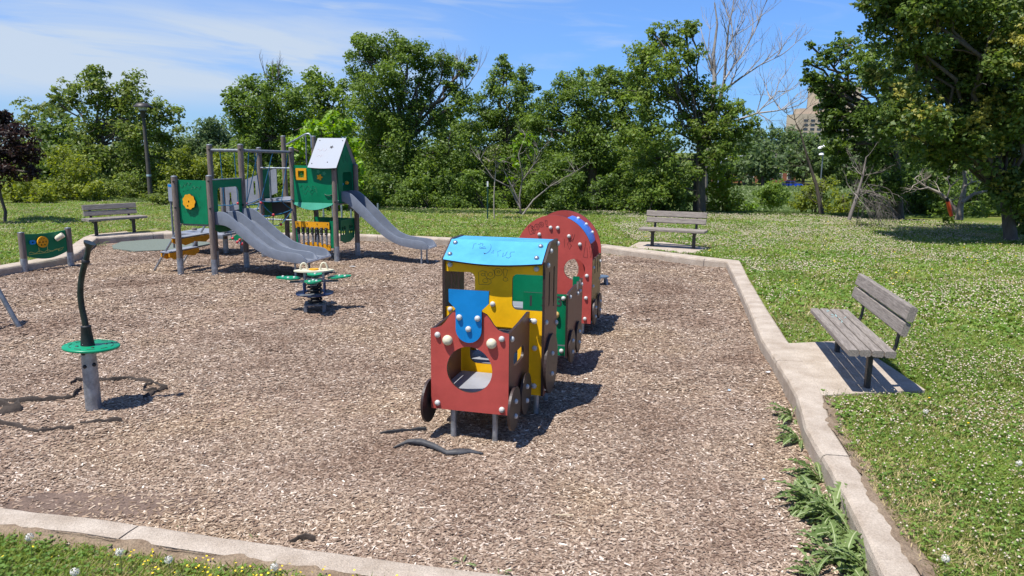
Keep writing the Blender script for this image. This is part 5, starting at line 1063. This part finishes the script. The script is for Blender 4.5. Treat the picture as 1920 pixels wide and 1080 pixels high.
def build_trees():
    BT = 'trees round the playground lawn'
    tree('purple_maple', 'small purple leaved tree at the left edge with thin trunk', (3, 392), 21, [(10, 235, 28), (-20, 250, 40), (35, 260, 32), (-25, 310, 45), (20, 300, 40), (55, 290, 24), (5, 215, 14), (60, 325, 18), (-50, 200, 40)], [LEAFP], .09, .05, seed=2, dens=3.2, grow=1.1)
    tree('broadleaf_tree', 'tall spreading tree rising behind the street lamp on the left', (185, 388), 37, [(165, 160, 32), (205, 185, 30), (245, 165, 32), (128, 180, 26), (195, 230, 44), (285, 205, 30), (322, 215, 20), (318, 262, 30), (262, 262, 46), (165, 275, 40), (320, 300, 28), (235, 205, 30), (105, 185, 16), (215, 330, 60), (275, 340, 48), (150, 345, 40), (185, 140, 16)], [LEAFO, LEAF], .14, .24, seed=3, group=BT, dens=2.5, clump=.33)
    tree('broadleaf_tree', 'pale thin crowned tree at the far left behind the purple tree', (75, 385), 43, [(55, 212, 26), (92, 240, 32), (40, 250, 26), (112, 205, 20), (80, 290, 45), (30, 310, 40), (120, 270, 30), (90, 205, 14)], [LEAFO], .17, .16, PBARK, seed=4, group=BT, dens=1.7, clump=.3)
    tree('broadleaf_tree', 'distant rounded dark tree between the lamp tree and the tower', (400, 330), 78, [(395, 255, 34, 26), (430, 272, 30), (362, 276, 26), (400, 290, 40), (445, 300, 30), (370, 310, 40)], [LEAFF], .34, .3, seed=5, group=BT, dens=4)
    tree('broadleaf_tree', 'dark feathery tree behind the tower beams with dead twigs on top', (520, 395), 33, [(478, 172, 30), (522, 158, 28), (445, 185, 22), (500, 205, 42), (552, 190, 34), (455, 225, 30), (530, 250, 46), (480, 270, 40), (560, 260, 40), (430, 182, 12), (500, 320, 55), (560, 320, 45), (440, 205, 16)], [LEAF, LEAF2], .12, .2, seed=6, group=BT, dens=3, extra=twigs((515, 16), 150, 33, 4, .6))
    tree('broadleaf_tree', 'mid green tree directly left of the tallest central tree', (610, 395), 35, [(598, 160, 26), (615, 195, 36), (645, 215, 28), (590, 230, 34), (640, 170, 20), (580, 142, 14), (620, 270, 50)], [LEAF], .15, .16, seed=7, group=BT, dens=2.6)
    tree('broadleaf_tree', 'bright lime leaved young tree behind the white tower roof', (628, 404), 26.5, [(597, 240, 36, 20), (632, 250, 32), (570, 262, 24), (655, 285, 26), (645, 325, 34), (672, 318, 18), (600, 300, 44), (610, 360, 40), (550, 280, 22), (650, 365, 30), (625, 225, 14)], [LEAFL, LEAFL], .17, .07, seed=8, group=BT, dens=2.3, clump=.3)
    tree('broadleaf_tree', 'tallest dense ash tree in the centre behind the slides', (760, 400), 32, [(690, 98, 34), (728, 95, 30), (770, 100, 30), (680, 145, 34), (735, 140, 40), (800, 115, 28), (838, 120, 24), (870, 130, 18), (780, 165, 40), (850, 165, 22), (700, 200, 44), (760, 230, 50), (820, 220, 36), (865, 190, 24), (700, 270, 50), (770, 300, 56), (840, 290, 40), (690, 340, 44), (760, 365, 50), (830, 360, 44), (672, 78, 12), (745, 78, 14), (885, 115, 10)], [LEAF, LEAF2], .10, .28, seed=9, group=BT, dens=2.9, extra=twigs((850, 30), 165, 32, 7, .9))
    tree('broadleaf_tree', 'ash tree with narrow pointed top right of the tallest tree', (945, 402), 34, [(950, 130, 22), (980, 145, 20), (925, 165, 24), (960, 180, 30), (995, 165, 14), (905, 205, 34), (950, 230, 44), (995, 220, 34), (890, 260, 36), (940, 290, 46), (1000, 280, 40), (880, 330, 44), (940, 350, 46), (1000, 350, 44), (940, 112, 10)], [LEAF, LEAF2], .10, .2, seed=10, group=BT, dens=2.9)
    tree('broadleaf_tree', 'broad dense tree behind the carriage, left of the thick trunk', (1110, 402), 31, [(1010, 235, 30), (1190, 165, 34), (1150, 150, 20), (1075, 165, 34), (1125, 160, 30), (1035, 200, 30), (1100, 205, 44), (1160, 180, 32), (1170, 225, 36), (1050, 260, 44), (1115, 265, 50), (1170, 280, 40), (1035, 320, 44), (1100, 340, 54), (1165, 345, 48), (1020, 365, 34), (1090, 140, 12), (1145, 142, 12)], [LEAF, LEAF2], .10, .26, seed=11, group=BT, dens=3)
    def trunk2(t, LL, rnd):
        b = MB(); o = t.location; q = [Dp(1313, 405, 27.5)-o-Vector((0, 0, .6)), Dp(1311, 340, 27.5)-o, Dp(1316, 280, 27.5)-o, Dp(1322, 235, 27.5)-o]; b.tube(q, [.27, .21, .16, .12], 14)
        for x, y, r in ((1262, 180, .07), (1330, 190, .07), (1380, 215, .07), (1240, 300, .08), (1285, 210, .06)): limb(b, q[1 if y > 250 else 2], Dp(x, y, 27.5+rnd.uniform(-1, 1))-o, r, .03, rnd, 6, .08, 7)
        b.build('limb', mat('grey_bark', (.09, .08, .07), .95, var2=(.19, .17, .15), vscale=5, bump=.8, bscale=12, stretch=(3, 3, .8)), t)
    tree('broadleaf_tree', 'tall open crowned tree with thick grey trunk behind the far bench', (1312, 405), 27, [(1212, 95, 30), (1245, 75, 26), (1285, 62, 22), (1200, 135, 26), (1245, 125, 36), (1290, 105, 26), (1215, 180, 36), (1262, 180, 38), (1305, 165, 24), (1340, 190, 26), (1375, 205, 24), (1400, 240, 22), (1355, 240, 28), (1300, 240, 34), (1235, 245, 34), (1215, 300, 38), (1260, 330, 36), (1325, 300, 24), (1210, 360, 44), (1265, 375, 36), (1298, 48, 12), (1225, 62, 10), (1365, 265, 34), (1345, 300, 30), (1180, 250, 36), (1320, 215, 30)], [LEAF, LEAFO], .10, .1, seed=12, group=BT, dens=2.5, clump=.34, grow=1.42, extra=trunk2)
    # linden and the dark tree beside it
    tree('broadleaf_tree', 'dark maple like tree hanging over the apartment tower view on the right', (1690, 405), 25.5, [(1537, 165, 26), (1552, 200, 32), (1575, 180, 34), (1556, 240, 26), (1566, 275, 28), (1510, 150, 12), (1518, 120, 14), (1549, 108, 26), (1589, 85, 30), (1534, 150, 22), (1574, 160, 36), (1624, 120, 42), (1559, 215, 30), (1604, 235, 44), (1574, 285, 30), (1634, 290, 46), (1664, 220, 55), (1614, 340, 36), (1674, 350, 50), (1714, 280, 50), (1519, 85, 10), (1511, 140, 10), (1554, 250, 16), (1674, 130, 60)], [LEAF2, LEAF], .10, .2, seed=13, group=BT, dens=3.2, clump=.3, grow=1.1)
    def bl(t, LL, rnd):
        S = [(c, rx, ry, rz) for c, rx, ry, rz in LL if c[2] < 5.4]
        V = foliage('blossom', [((c[0], c[1]-ry*.35, c[2]+rz*.1), rx*.8, ry*.7, rz*.75) for c, rx, ry, rz in S], .055, [BLOS], t, 1.15, .11)
    tree('linden_tree', 'huge linden tree with pale yellow blossom filling the upper right corner', (1908, 432), 19, [(1720, 230, 54), (1790, 170, 74), (1740, 120, 60), (1860, 160, 70), (1800, 240, 56), (1690, 185, 44), (1870, 245, 54), (1820, 90, 80), (1700, 60, 56), (1760, 285, 40), (1840, 225, 60), (1665, 235, 34), (1900, 110, 70), (1650, 20, 40), (1640, 150, 30), (1900, 30, 90), (1780, 10, 90), (1700, -10, 60), (1860, -60, 110), (1740, -80, 80), (1930, 220, 80), (1920, 320, 50), (1980, 120, 110), (2010, 300, 90), (1840, 280, 40), (1625, 5, 20), (1930, 365, 46), (1880, 345, 34), (1950, 390, 40), (1912, 405, 22), (1940, 420, 26)], [LEAF2, LEAFO], .105, .2, seed=14, dens=3.2, clump=.34, fork=.1, extra=bl, jit=.8)
    # broken tree, dead trees
    b = MB(); rnd = random.Random(5); Y = 22.6; t = thing('broken_tree', 'pale broken tree with splayed bare limbs under the linden', 'tree', (Dp(1800, 408, Y).x, Y, float(T(14.8, Y)))); o = t.location
    q = [Dp(x, y, Y)-o for x, y in ((1798, 412), (1800, 390), (1806, 362), (1810, 340), (1806, 318))]; b.tube(q, [.12, .09, .07, .055, .04], 10)
    for pts, r in ((((1795, 398), (1780, 378), (1762, 362), (1735, 350), (1715, 335)), .075), (((1803, 380), (1825, 364), (1850, 358), (1880, 348), (1908, 340)), .06), (((1808, 350), (1822, 342), (1838, 338)), .035), (((1775, 372), (1782, 350), (1776, 335)), .03), (((1740, 352), (1725, 355), (1712, 348)), .03), (((1850, 358), (1862, 340), (1870, 330)), .025)):
        P = [Dp(x, y, Y+rnd.uniform(-.2, .2))-o for x, y in pts]; b.tube(P, [r*(1-.75*i/(len(P)-1)) for i in range(len(P))], 8)
        for k in range(5): bare(b, P[rnd.randint(1, len(P)-1)], (rnd.gauss(0, .6), rnd.gauss(0, .5), rnd.gauss(.4, .4)), .4, .014, 1, rnd, .5, 4)
    b.build('trunk', PBARK, t)
    foliage('foliage', [(tuple(Dp(x, y, Y+.3)-o), .35, .3, .3) for x, y in ((1760, 395), (1835, 395), (1780, 410))], .1, [LEAF], t, 2)
    b = MB(); rnd = random.Random(8); Y = 30; t = thing('dead_tree', 'tall dead leafless tree with pale branches right of the thick trunk', 'tree', (Dp(1325, 400, Y).x, Y, float(T(8, Y)))); o = t.location
    main = [Dp(x, y, Y)-o for x, y in ((1318, 410), (1320, 300), (1334, 225), (1340, 150), (1338, 100), (1345, 45), (1340, 5))]; b.tube(main, [.2, .16, .10, .085, .06, .04, .02], 9)
    for pts, r in ((((1330, 260), (1350, 190), (1358, 150), (1362, 95), (1366, 50), (1374, 15)), .085), (((1356, 170), (1390, 145), (1425, 122), (1462, 105)), .05), (((1338, 240), (1380, 226), (1420, 212), (1455, 208), (1490, 200)), .06), (((1340, 150), (1330, 110), (1318, 70), (1310, 40)), .04), (((1358, 150), (1395, 95), (1415, 60)), .04), (((1420, 212), (1440, 190), (1462, 168)), .03), (((1362, 95), (1380, 60), (1390, 20)), .03)):
        P = [Dp(x, y, Y+rnd.uniform(-.5, .5))-o for x, y in pts]; b.tube(P, [r*(1-.8*i/(len(P)-1)) for i in range(len(P))], 7)
        for k in range(7 if r > .035 else 5):
            i = rnd.randint(1, len(P)-1); d = (P[i]-P[i-1]).normalized()+Vector((rnd.gauss(0, .6), rnd.gauss(0, .6), rnd.gauss(.25, .4))); bare(b, P[i-1].lerp(P[i], rnd.random()), d, rnd.uniform(.7, 1.3), .024, 2, rnd, .45, 4, .2)
    b.build('trunk', mat('dead_wood', (.15, .125, .105), .9, var2=(.5, .46, .42), vscale=.9), t)
    b = MB(); rnd = random.Random(18); Y = 27; t = thing('dead_tree', 'thin dark bare tree leaning left before the distant apartment tower', 'tree', (Dp(1541, 412, Y).x, Y, float(T(11, Y)))); o = t.location
    P = [Dp(x, y, Y)-o for x, y in ((1543, 418), (1538, 385), (1530, 345), (1518, 310), (1508, 275), (1500, 245), (1490, 225))]; b.tube(P, [.12, .08, .065, .05, .035, .02, .008], 8)
    for k in range(16): i = rnd.randint(1, 6); bare(b, P[i], (rnd.choice((-1, 1))*rnd.uniform(.3, 1), rnd.gauss(0, .4), rnd.uniform(0, .8)), rnd.uniform(.4, .75), .014, 2, rnd, .5, 4)
    b.build('trunk', BARK, t)
    b = MB(); rnd = random.Random(28); Y = 22.3; t = thing('fallen_bush', 'tangled grey bare bush collapsed on the lawn edge under the dark tree', 'bush', (Dp(1610, 417, Y).x, Y, 0)); o = t.location
    P = [Dp(x, y, Y)-o for x, y in ((1592, 412), (1606, 370), (1618, 330), (1624, 295))]; b.tube(P, [.06, .05, .035, .02], 7)
    for k in range(24): p = Dp(rnd.uniform(1595, 1640), rnd.uniform(340, 395), Y+rnd.uniform(-.5, .5))-o; bare(b, p, (rnd.uniform(.1, 1), rnd.gauss(0, .3), rnd.uniform(-.7, .1)), rnd.uniform(.5, .8), .016, 2, rnd, .4, 4, -.25)
    for k in range(10): bare(b, P[rnd.randint(1, 3)], (rnd.gauss(0, .7), rnd.gauss(0, .4), rnd.uniform(.2, .9)), .5, .014, 2, rnd, .45, 4, .1)
    b.build('branches', mat('grey_brush', (.12, .1, .09), .95, var2=(.27, .235, .215), vscale=2), t)
    tree('sapling', 'thin leaning sapling with sparse leaves beside the green stake', (929, 410), 23.6, [(925, 290, 14), (918, 305, 12), (934, 315, 12), (930, 280, 10)], [LEAFO], .08, .025, PBARK, seed=21, dens=1.2, fork=.5, cat='sapling')
    b = MB(); rnd = random.Random(38); Y = 25.2; t = thing('young_tree', 'small half bare tree with crooked stems in front of the ash trees', 'tree', (Dp(977, 408, Y).x, Y, 0)); o = t.location
    for pts, r in ((((977, 412), (974, 370), (980, 330), (972, 290), (985, 255)), .035), (((978, 405), (1000, 375), (1030, 350), (1055, 335), (1078, 322)), .03), (((976, 385), (960, 350), (945, 320), (935, 300)), .035), (((975, 390), (955, 350), (925, 335), (900, 300)), .03), (((979, 340), (1000, 310), (1012, 285)), .03)):
        P = [Dp(x, y, Y+rnd.uniform(-.2, .2))-o for x, y in pts]; b.tube(P, [r*(1-.7*i/(len(P)-1)) for i in range(len(P))], 7)
        for k in range(7): bare(b, P[rnd.randint(1, len(P)-1)], (rnd.gauss(0, .7), rnd.gauss(0, .4), rnd.uniform(-.1, .8)), .45, .012, 1, rnd, .5, 4)
    b.build('trunk', TWIG, t); foliage('foliage', [(tuple(Dp(x, y, Y)-o), r, r, r) for x, y, r in ((985, 262, .35), (975, 300, .35), (940, 300, .22), (1000, 285, .25), (965, 275, .25), (955, 335, .2))], .11, [LEAFL, LEAF], t, 1.5, .35)
    # shrubs
    SB = 'shrubs along the edge of the lawn'
    def sh(label, base, Y, lobes, m, size=.10, seed=1, dens=2.8, grp=SB): tree('shrub', label, base, Y, lobes, m, size, .05, seed=seed, dens=dens, shrub=True, group=grp, cat='shrub')
    sh('yellow green shrub at the left edge below the purple tree', (40, 388), 28.5, [(50, 350, 34, 24), (15, 362, 28, 22), (80, 365, 30, 22)], [LEAFY, LEAFO], seed=41)
    sh('yellow green shrub left of the lamp post, the widest on the left', (130, 388), 30, [(130, 350, 36), (170, 365, 26), (95, 372, 24, 18), (150, 320, 30), (120, 300, 26)], [LEAFY, LEAFO], seed=42)
    sh('yellow shrub behind the left bench, near the lamp foot', (215, 388), 32, [(215, 360, 34, 26), (245, 345, 26), (190, 375, 22, 14), (255, 372, 22, 16)], [LEAFO, LEAF], seed=43)
    sh('low green bush at the foot of the street lamp', (300, 390), 28, [(297, 372, 24, 14), (318, 376, 16, 10)], [LEAFO], seed=44)
    sh('yellow green shrub behind the left tower posts', (360, 385), 31, [(355, 320, 38), (390, 335, 36), (330, 350, 28), (375, 370, 44, 20), (345, 295, 18)], [LEAFY, LEAFO], seed=45)
    sh('yellow green shrub behind the rope net', (430, 388), 31, [(425, 330, 36), (455, 350, 34), (420, 370, 34, 20), (410, 300, 22)], [LEAFY, LEAF], seed=46)
    sh('dark shrub behind the grey stair boards', (500, 392), 30, [(495, 360, 38), (530, 350, 34), (515, 385, 34, 14)], [LEAF], seed=47)
    sh('dark bushes left of the young lime tree', (565, 396), 31, [(560, 365, 38), (590, 380, 30, 20)], [LEAF], seed=48)
    for i, (cx, lb) in enumerate(((690, 'dark bush behind the top of the long slide'), (745, 'dense bush under the tallest tree'), (800, 'leafy bush above the foot of the long slide'), (860, 'dark bush right of the long slide end'), (905, 'bush behind the green stake'))):
        sh(lb, (cx, 402), 28.5+.4*(i % 3), [(cx, 372, 34, 26), (cx-20, 345, 26), (cx+18, 388, 26, 14)], [LEAF2 if i % 2 else LEAF, LEAF], seed=50+i)
    for i, (cx, lb) in enumerate(((1060, 'bush left of the carriage roof under the broad tree'), (1120, 'bush above the carriage roof'), (1175, 'dark bush left of the far bench'), (1235, 'dark bush behind the far bench back'))):
        sh(lb, (cx, 404), 27.6+.4*(i % 3), [(cx, 378, 34, 24), (cx+14, 350, 26), (cx-16, 392, 24, 12)], [LEAF2, LEAF], seed=60+i)
    sh('bright yellow green shrub right of the thick grey trunk', (1352, 405), 28, [(1350, 345, 24), (1362, 370, 26), (1340, 385, 26, 20), (1345, 325, 12), (1370, 390, 16, 14)], [LEAFY, LEAFL], seed=70)
    sh('fresh green bush between yellow shrub and the round bush', (1398, 400), 44, [(1395, 382, 16), (1410, 390, 12), (1385, 394, 14, 10)], [LEAF, LEAFL], .15, seed=71)
    sh('round dark green bush in the middle of the valley meadow', (1447, 392), 70, [(1447, 358, 22, 20), (1435, 370, 18), (1460, 370, 18), (1447, 378, 24, 12)], [LEAF], .2, seed=72, dens=4)
    sh('yellow green bush under the leaning bare tree', (1530, 408), 29, [(1520, 365, 20), (1545, 350, 20), (1505, 385, 24, 20), (1545, 390, 24, 18)], [LEAFY, LEAFO], seed=73, dens=2)
    sh('yellow green bush just left of the tangled grey bush', (1578, 408), 28, [(1580, 375, 20), (1570, 392, 24, 16), (1600, 390, 16)], [LEAFY, LEAFO], seed=74, dens=2)
    for i, (cx, cy, r, lb) in enumerate(((1665, 375, 34, 'dark undergrowth behind the tangled grey bush'), (1715, 380, 38, 'dark undergrowth left of the broken tree'), (1765, 370, 40, 'dark undergrowth just behind the broken tree'), (1830, 385, 34, 'leafy bush right of the broken tree foot'), (1880, 385, 36, 'dark bush beside the right linden trunk'))):
        sh(lb, (cx, 408), 27.5, [(cx, cy, r, 30), (cx-15, cy-32, 26), (cx+18, cy+16, 22, 12)], [LEAF2, LEAF], seed=80+i)
    # big trees further back closing the view below the crowns, on the falling bank
    FB = 'background trees on the valley bank'
    for i, (cx, cy, lb) in enumerate(((120, 320, 'dark bank tree behind the left shrubs'), (260, 320, 'dark bank tree behind the street lamp'), (480, 330, 'bank tree behind the tower net'), (600, 330, 'bank tree behind the lime tree'), (720, 320, 'bank tree behind the tallest ash'), (850, 320, 'bank tree behind the slide end'), (980, 320, 'bank tree behind the young half bare tree'), (1100, 320, 'bank tree behind the broad tree'), (1220, 320, 'bank tree left of the thick trunk'), (1720, 330, 'bank tree behind the broken tree'), (1830, 330, 'bank tree behind the linden'), (1920, 330, 'bank tree at the right edge'))):
        tree('broadleaf_tree', lb, (cx, 400), 42, [(cx, cy-15, 55), (cx-45, cy+10, 46), (cx+45, cy+5, 46), (cx, cy+55, 60, 36), (cx-40, cy+50, 40, 30), (cx+40, cy+50, 40, 30), (cx-10, cy-72, 38)], [LEAF2], .24, .2, seed=90+i, group=FB, dens=2.6)
    FT = 'far trees across the valley road'
    for i, (cx, cy, r, Y, lb) in enumerate(((1345, 300, 36, 170, 'far tree seen left of the brick house'), (1395, 285, 34, 165, 'far dark tree over the brick house'), (1430, 300, 32, 150, 'far dark tree right of the brick house'), (1470, 275, 34, 190, 'far round tree below the spruce top'), (1505, 285, 30, 170, 'far tree left below the apartment tower'), (1545, 285, 36, 165, 'far tree below the apartment tower'), (1590, 300, 38, 160, 'far tree right of the apartment tower foot'), (1640, 300, 44, 160, 'far tree behind the dark maple'), (1700, 310, 44, 165, 'far tree hidden low behind the linden'), (1420, 262, 22, 210, 'farthest pale tree left of the spruce'))):
        tree('broadleaf_tree', lb, (cx, 345), Y, [(cx, cy, r), (cx-r*.6, cy+18, r*.7), (cx+r*.6, cy+16, r*.7), (cx, cy+30, r, r*.6), (cx+r*.2, cy-r*.5, r*.5)], [LEAFF, LEAF2], .75, .4, seed=120+i, group=FT, dens=3.6, sub=0)
    Y = 195; LL = [(1447, 238+k*9, 3+k*3.2, 6) for k in range(10)]; tree('spruce_tree', 'far spruce with pointed top beside the distant trees', (1447, 345), Y, LL, [LEAFF], .7, .3, seed=140, group=FT, dens=3.4, sub=0, jit=0)
build_trees()
def meadow():
    n = 26000; Y = rng.uniform(60, 150, n)**1.0; X = Y*rng.uniform(.22, .5, n); Z = T(X, Y); s = rng.uniform(.25, .6, n)*np.clip(Y/90, .6, 1.2); a = rng.uniform(-.5, .5, n)
    tag(npmesh('tall_grass', quads_on(X, Y, Z+s*.9, s*.5, s*.9, a, rng.normal(0, .2, n), rng.uniform(.7, 1.5, n)), 4, leafmat('meadow_grass', (.06, .10, .018), (.13, .18, .045), .2, .12)), 'tall meadow grass on the slope across the valley', kind='stuff')
    n = 2600; X = rng.uniform(6.5, 16.5, n); Y = rng.uniform(25.8, 28.5, n); s = rng.uniform(.05, .13, n)
    V = quads_on(X, Y, T(X, Y)+s*.5, s*.9, s*.5, rng.uniform(-.5, .5, n), rng.normal(0, .3, n), rng.uniform(1.2, 1.9, n)); tag(npmesh('tall_grass', V, 4, bpy.data.materials['meadow_grass']), 'taller grass at the edge of the lawn', kind='stuff')
    n = 6000; X = rng.uniform(-20, 6, n); Y = 25.2+np.clip(-X-2, 0, 14)*.3+rng.uniform(0, 1.6, n); s = rng.uniform(.05, .12, n)
    V = quads_on(X, Y, T(X, Y)+s*.5, s*.9, s*.5, rng.uniform(-.5, .5, n), rng.normal(0, .3, n), rng.uniform(1.2, 1.9, n)); tag(npmesh('tall_grass', V, 4, bpy.data.materials['meadow_grass']), 'taller grass below the left and middle trees', kind='stuff')
meadow()

# ---------------------------------------------------------------- far things
def build_tower_block():
    Y = 600; x0 = Dp(1497, 213, Y).x; STN = mat('tan_stone', (.50, .40, .30), .9, var=.08, vscale=.05); GL = mat('dark_window', (.05, .06, .075), .3); z0 = -8.
    t = thing('apartment_building', 'distant tan stepped apartment tower behind the right trees', 'building', (x0, Y, z0))
    def blk(nm, xa, xb, ztop, ya, yb): return MB().box(((xa+xb)/2, (ya+yb)/2, (ztop-z0)/2), (xb-xa, yb-ya, ztop-z0)).build(nm, STN, t)
    zl = Dp(1497, 213, Y).z; zh = Dp(1530, 148, Y).z
    blk('lower_wing', 0, 62, zl, 0, 25); MB().box((9, 12, zl-z0+2.2), (12, 14, 4.4)).build('roof_block', STN, t); blk('upper_tower', 17, 50, zh-4, 4, 28)
    for k in range(11):
        for c in range(9):
            x = 6.5+c*5.4; z = zl-z0-5.2-k*3.35; MB().box((x, -.03, z), (3.3, .3, 1.7)).build('window', GL, t)
    for k in range(8):
        for c in range(5): MB().box((18.5+c*6.2, 3.97, zl-z0+4+k*3.35), (3.3, .3, 1.7)).build('window', GL, t)
build_tower_block()
def house(label, px, py, w, Y, seed):
    p = Dp(px, py, Y); z = float(T(p.x, Y)); BR = mat('red_brick', (.30, .11, .07), .9, var=.2, vscale=1.5) if 'red_brick' not in bpy.data.materials else bpy.data.materials['red_brick']; GL = bpy.data.materials['dark_window']
    t = thing('brick_house', label, 'house', (p.x, Y, z-.5)); MB().box((0, 4, 2.6), (w, 8, 6.2)).build('wall', BR, t)
    RM = mat('roof_shingle', (.08, .07, .07), .9, var=.2) if 'roof_shingle' not in bpy.data.materials else bpy.data.materials['roof_shingle']
    MB().add([(-w/2-.4, -.5, 5.7), (w/2+.4, -.5, 5.7), (w/2+.4, 8.5, 5.7), (-w/2-.4, 8.5, 5.7), (-w/2+1, 4, 8.2), (w/2-1, 4, 8.2)], [(0, 1, 5, 4), (2, 3, 4, 5), (1, 2, 5), (3, 0, 4), (3, 2, 1, 0)]).build('roof', RM, t)
    for z_ in (2.0, 4.4):
        for k in range(3):
            f = MB().box((-w/2+w*(k+.5)/3, -.02, z_), (1.5, .12, 1.5)).build('window', LITTER, t); MB().box((-w/2+w*(k+.5)/3, -.09, z_), (1.2, .04, 1.2)).build('pane', GL, f)
house('red brick house far across the road, left of the round bush', 1383, 342, 9, 178, 1); house('second red brick house far across the road, above the round bush', 1460, 342, 8, 182, 2)
def build_car():
    p = Dp(1484, 352, 152); z = float(T(p.x, 152))+.1; t = thing('parked_car', 'small bright blue car on the road across the valley', 'car', (p.x, 152, z), R_(-20)); CB = mat('blue_car_paint', (.01, .06, .42), .25, coat=.5); GL = bpy.data.materials['dark_window']
    prof = [(-2.1, .3), (2.1, .3), (2.15, .75), (1.9, .92), (1.0, 1.0), (.45, 1.45), (-1.2, 1.48), (-1.9, 1.05), (-2.12, .9)]
    MB().prism(prof, [], (0, .85, 0), XA, ZA, 1.7).build('body', CB, t, .06, 2)
    MB().prism([(.92, 1.02), (.42, 1.38), (-1.12, 1.4), (-1.7, 1.04)], [], (0, .87, 0), XA, ZA, 1.74).build('side_windows', GL, t)
    for x in (-1.3, 1.3):
        for y in (-.78, .78): w = MB().cyl((x, y-.1, .32), (x, y+.1, .32), .33, 18).build('wheel', BLACK, t); MB().cyl((x, y-.12, .32), (x, y+.12, .32), .18, 12).build('rim', GALV, w)
    for y in (-.6, .6): MB().box((2.1, y, .7), (.12, .35, .16)).build('headlight', LITTER, t)
build_car()
def build_flood():
    Y = 140; t0 = Dp(1543, 290, Y); z = float(T(t0.x, Y)); t = thing('floodlight_mast', 'far mast with four white floodlights before the distant trees', 'floodlight', (t0.x, Y, z)); MB().cyl((0, 0, 0), (0, 0, 9.3), .12, 8).build('mast', DGALV, t)
    for px, py in ((1538, 277), (1544, 275), (1540, 289), (1549, 288)): q = Dp(px, py, Y)-t.location; MB().lathe([(.45, -.15), (.4, .1), (.1, .3)], tuple(q), 10).build('lamp', LITTER, t); MB().cyl((0, 0, q.z), tuple(q), .05, 6).build('arm', DGALV, t)
    Y = 120; a = Dp(1391, 292, Y); t = thing('street_light', 'far curved street light arm before the dark trees left of the spruce', 'street light', (a.x-3.5, Y, float(T(a.x, Y)))); q = a-t.location
    MB().tube([(0, 0, 0), (0, 0, q.z-2), (.3, 0, q.z-.9), (1.5, 0, q.z-.25), (3.1, 0, q.z)], [.11, .08, .07, .06, .05], 8).build('pole', GALV, t); MB().box((3.5, 0, q.z), (1.0, .4, .2)).build('lamp', LITTER, t, .05)
build_flood()
def build_orange():
    Y = 22.3; P = [Dp(x, y, Y) for x, y in ((1777, 378), (1784, 405))]; o = P[1]; t = thing('orange_guard', 'orange plastic tube wrapped round a leaning limb of the broken tree', 'tube', tuple(o)); MB().tube([P[0]-o, (P[0]-o)*.5, (0, 0, 0)], [.055, .06, .055], 10).build('tube', mat('orange_plastic', (.8, .10, .02), .5), t); MB().tube([(P[0]-o)*1.02, (P[0]-o)*1.25], .05, 8).build('dark_end', BLACK, t)
build_orange()
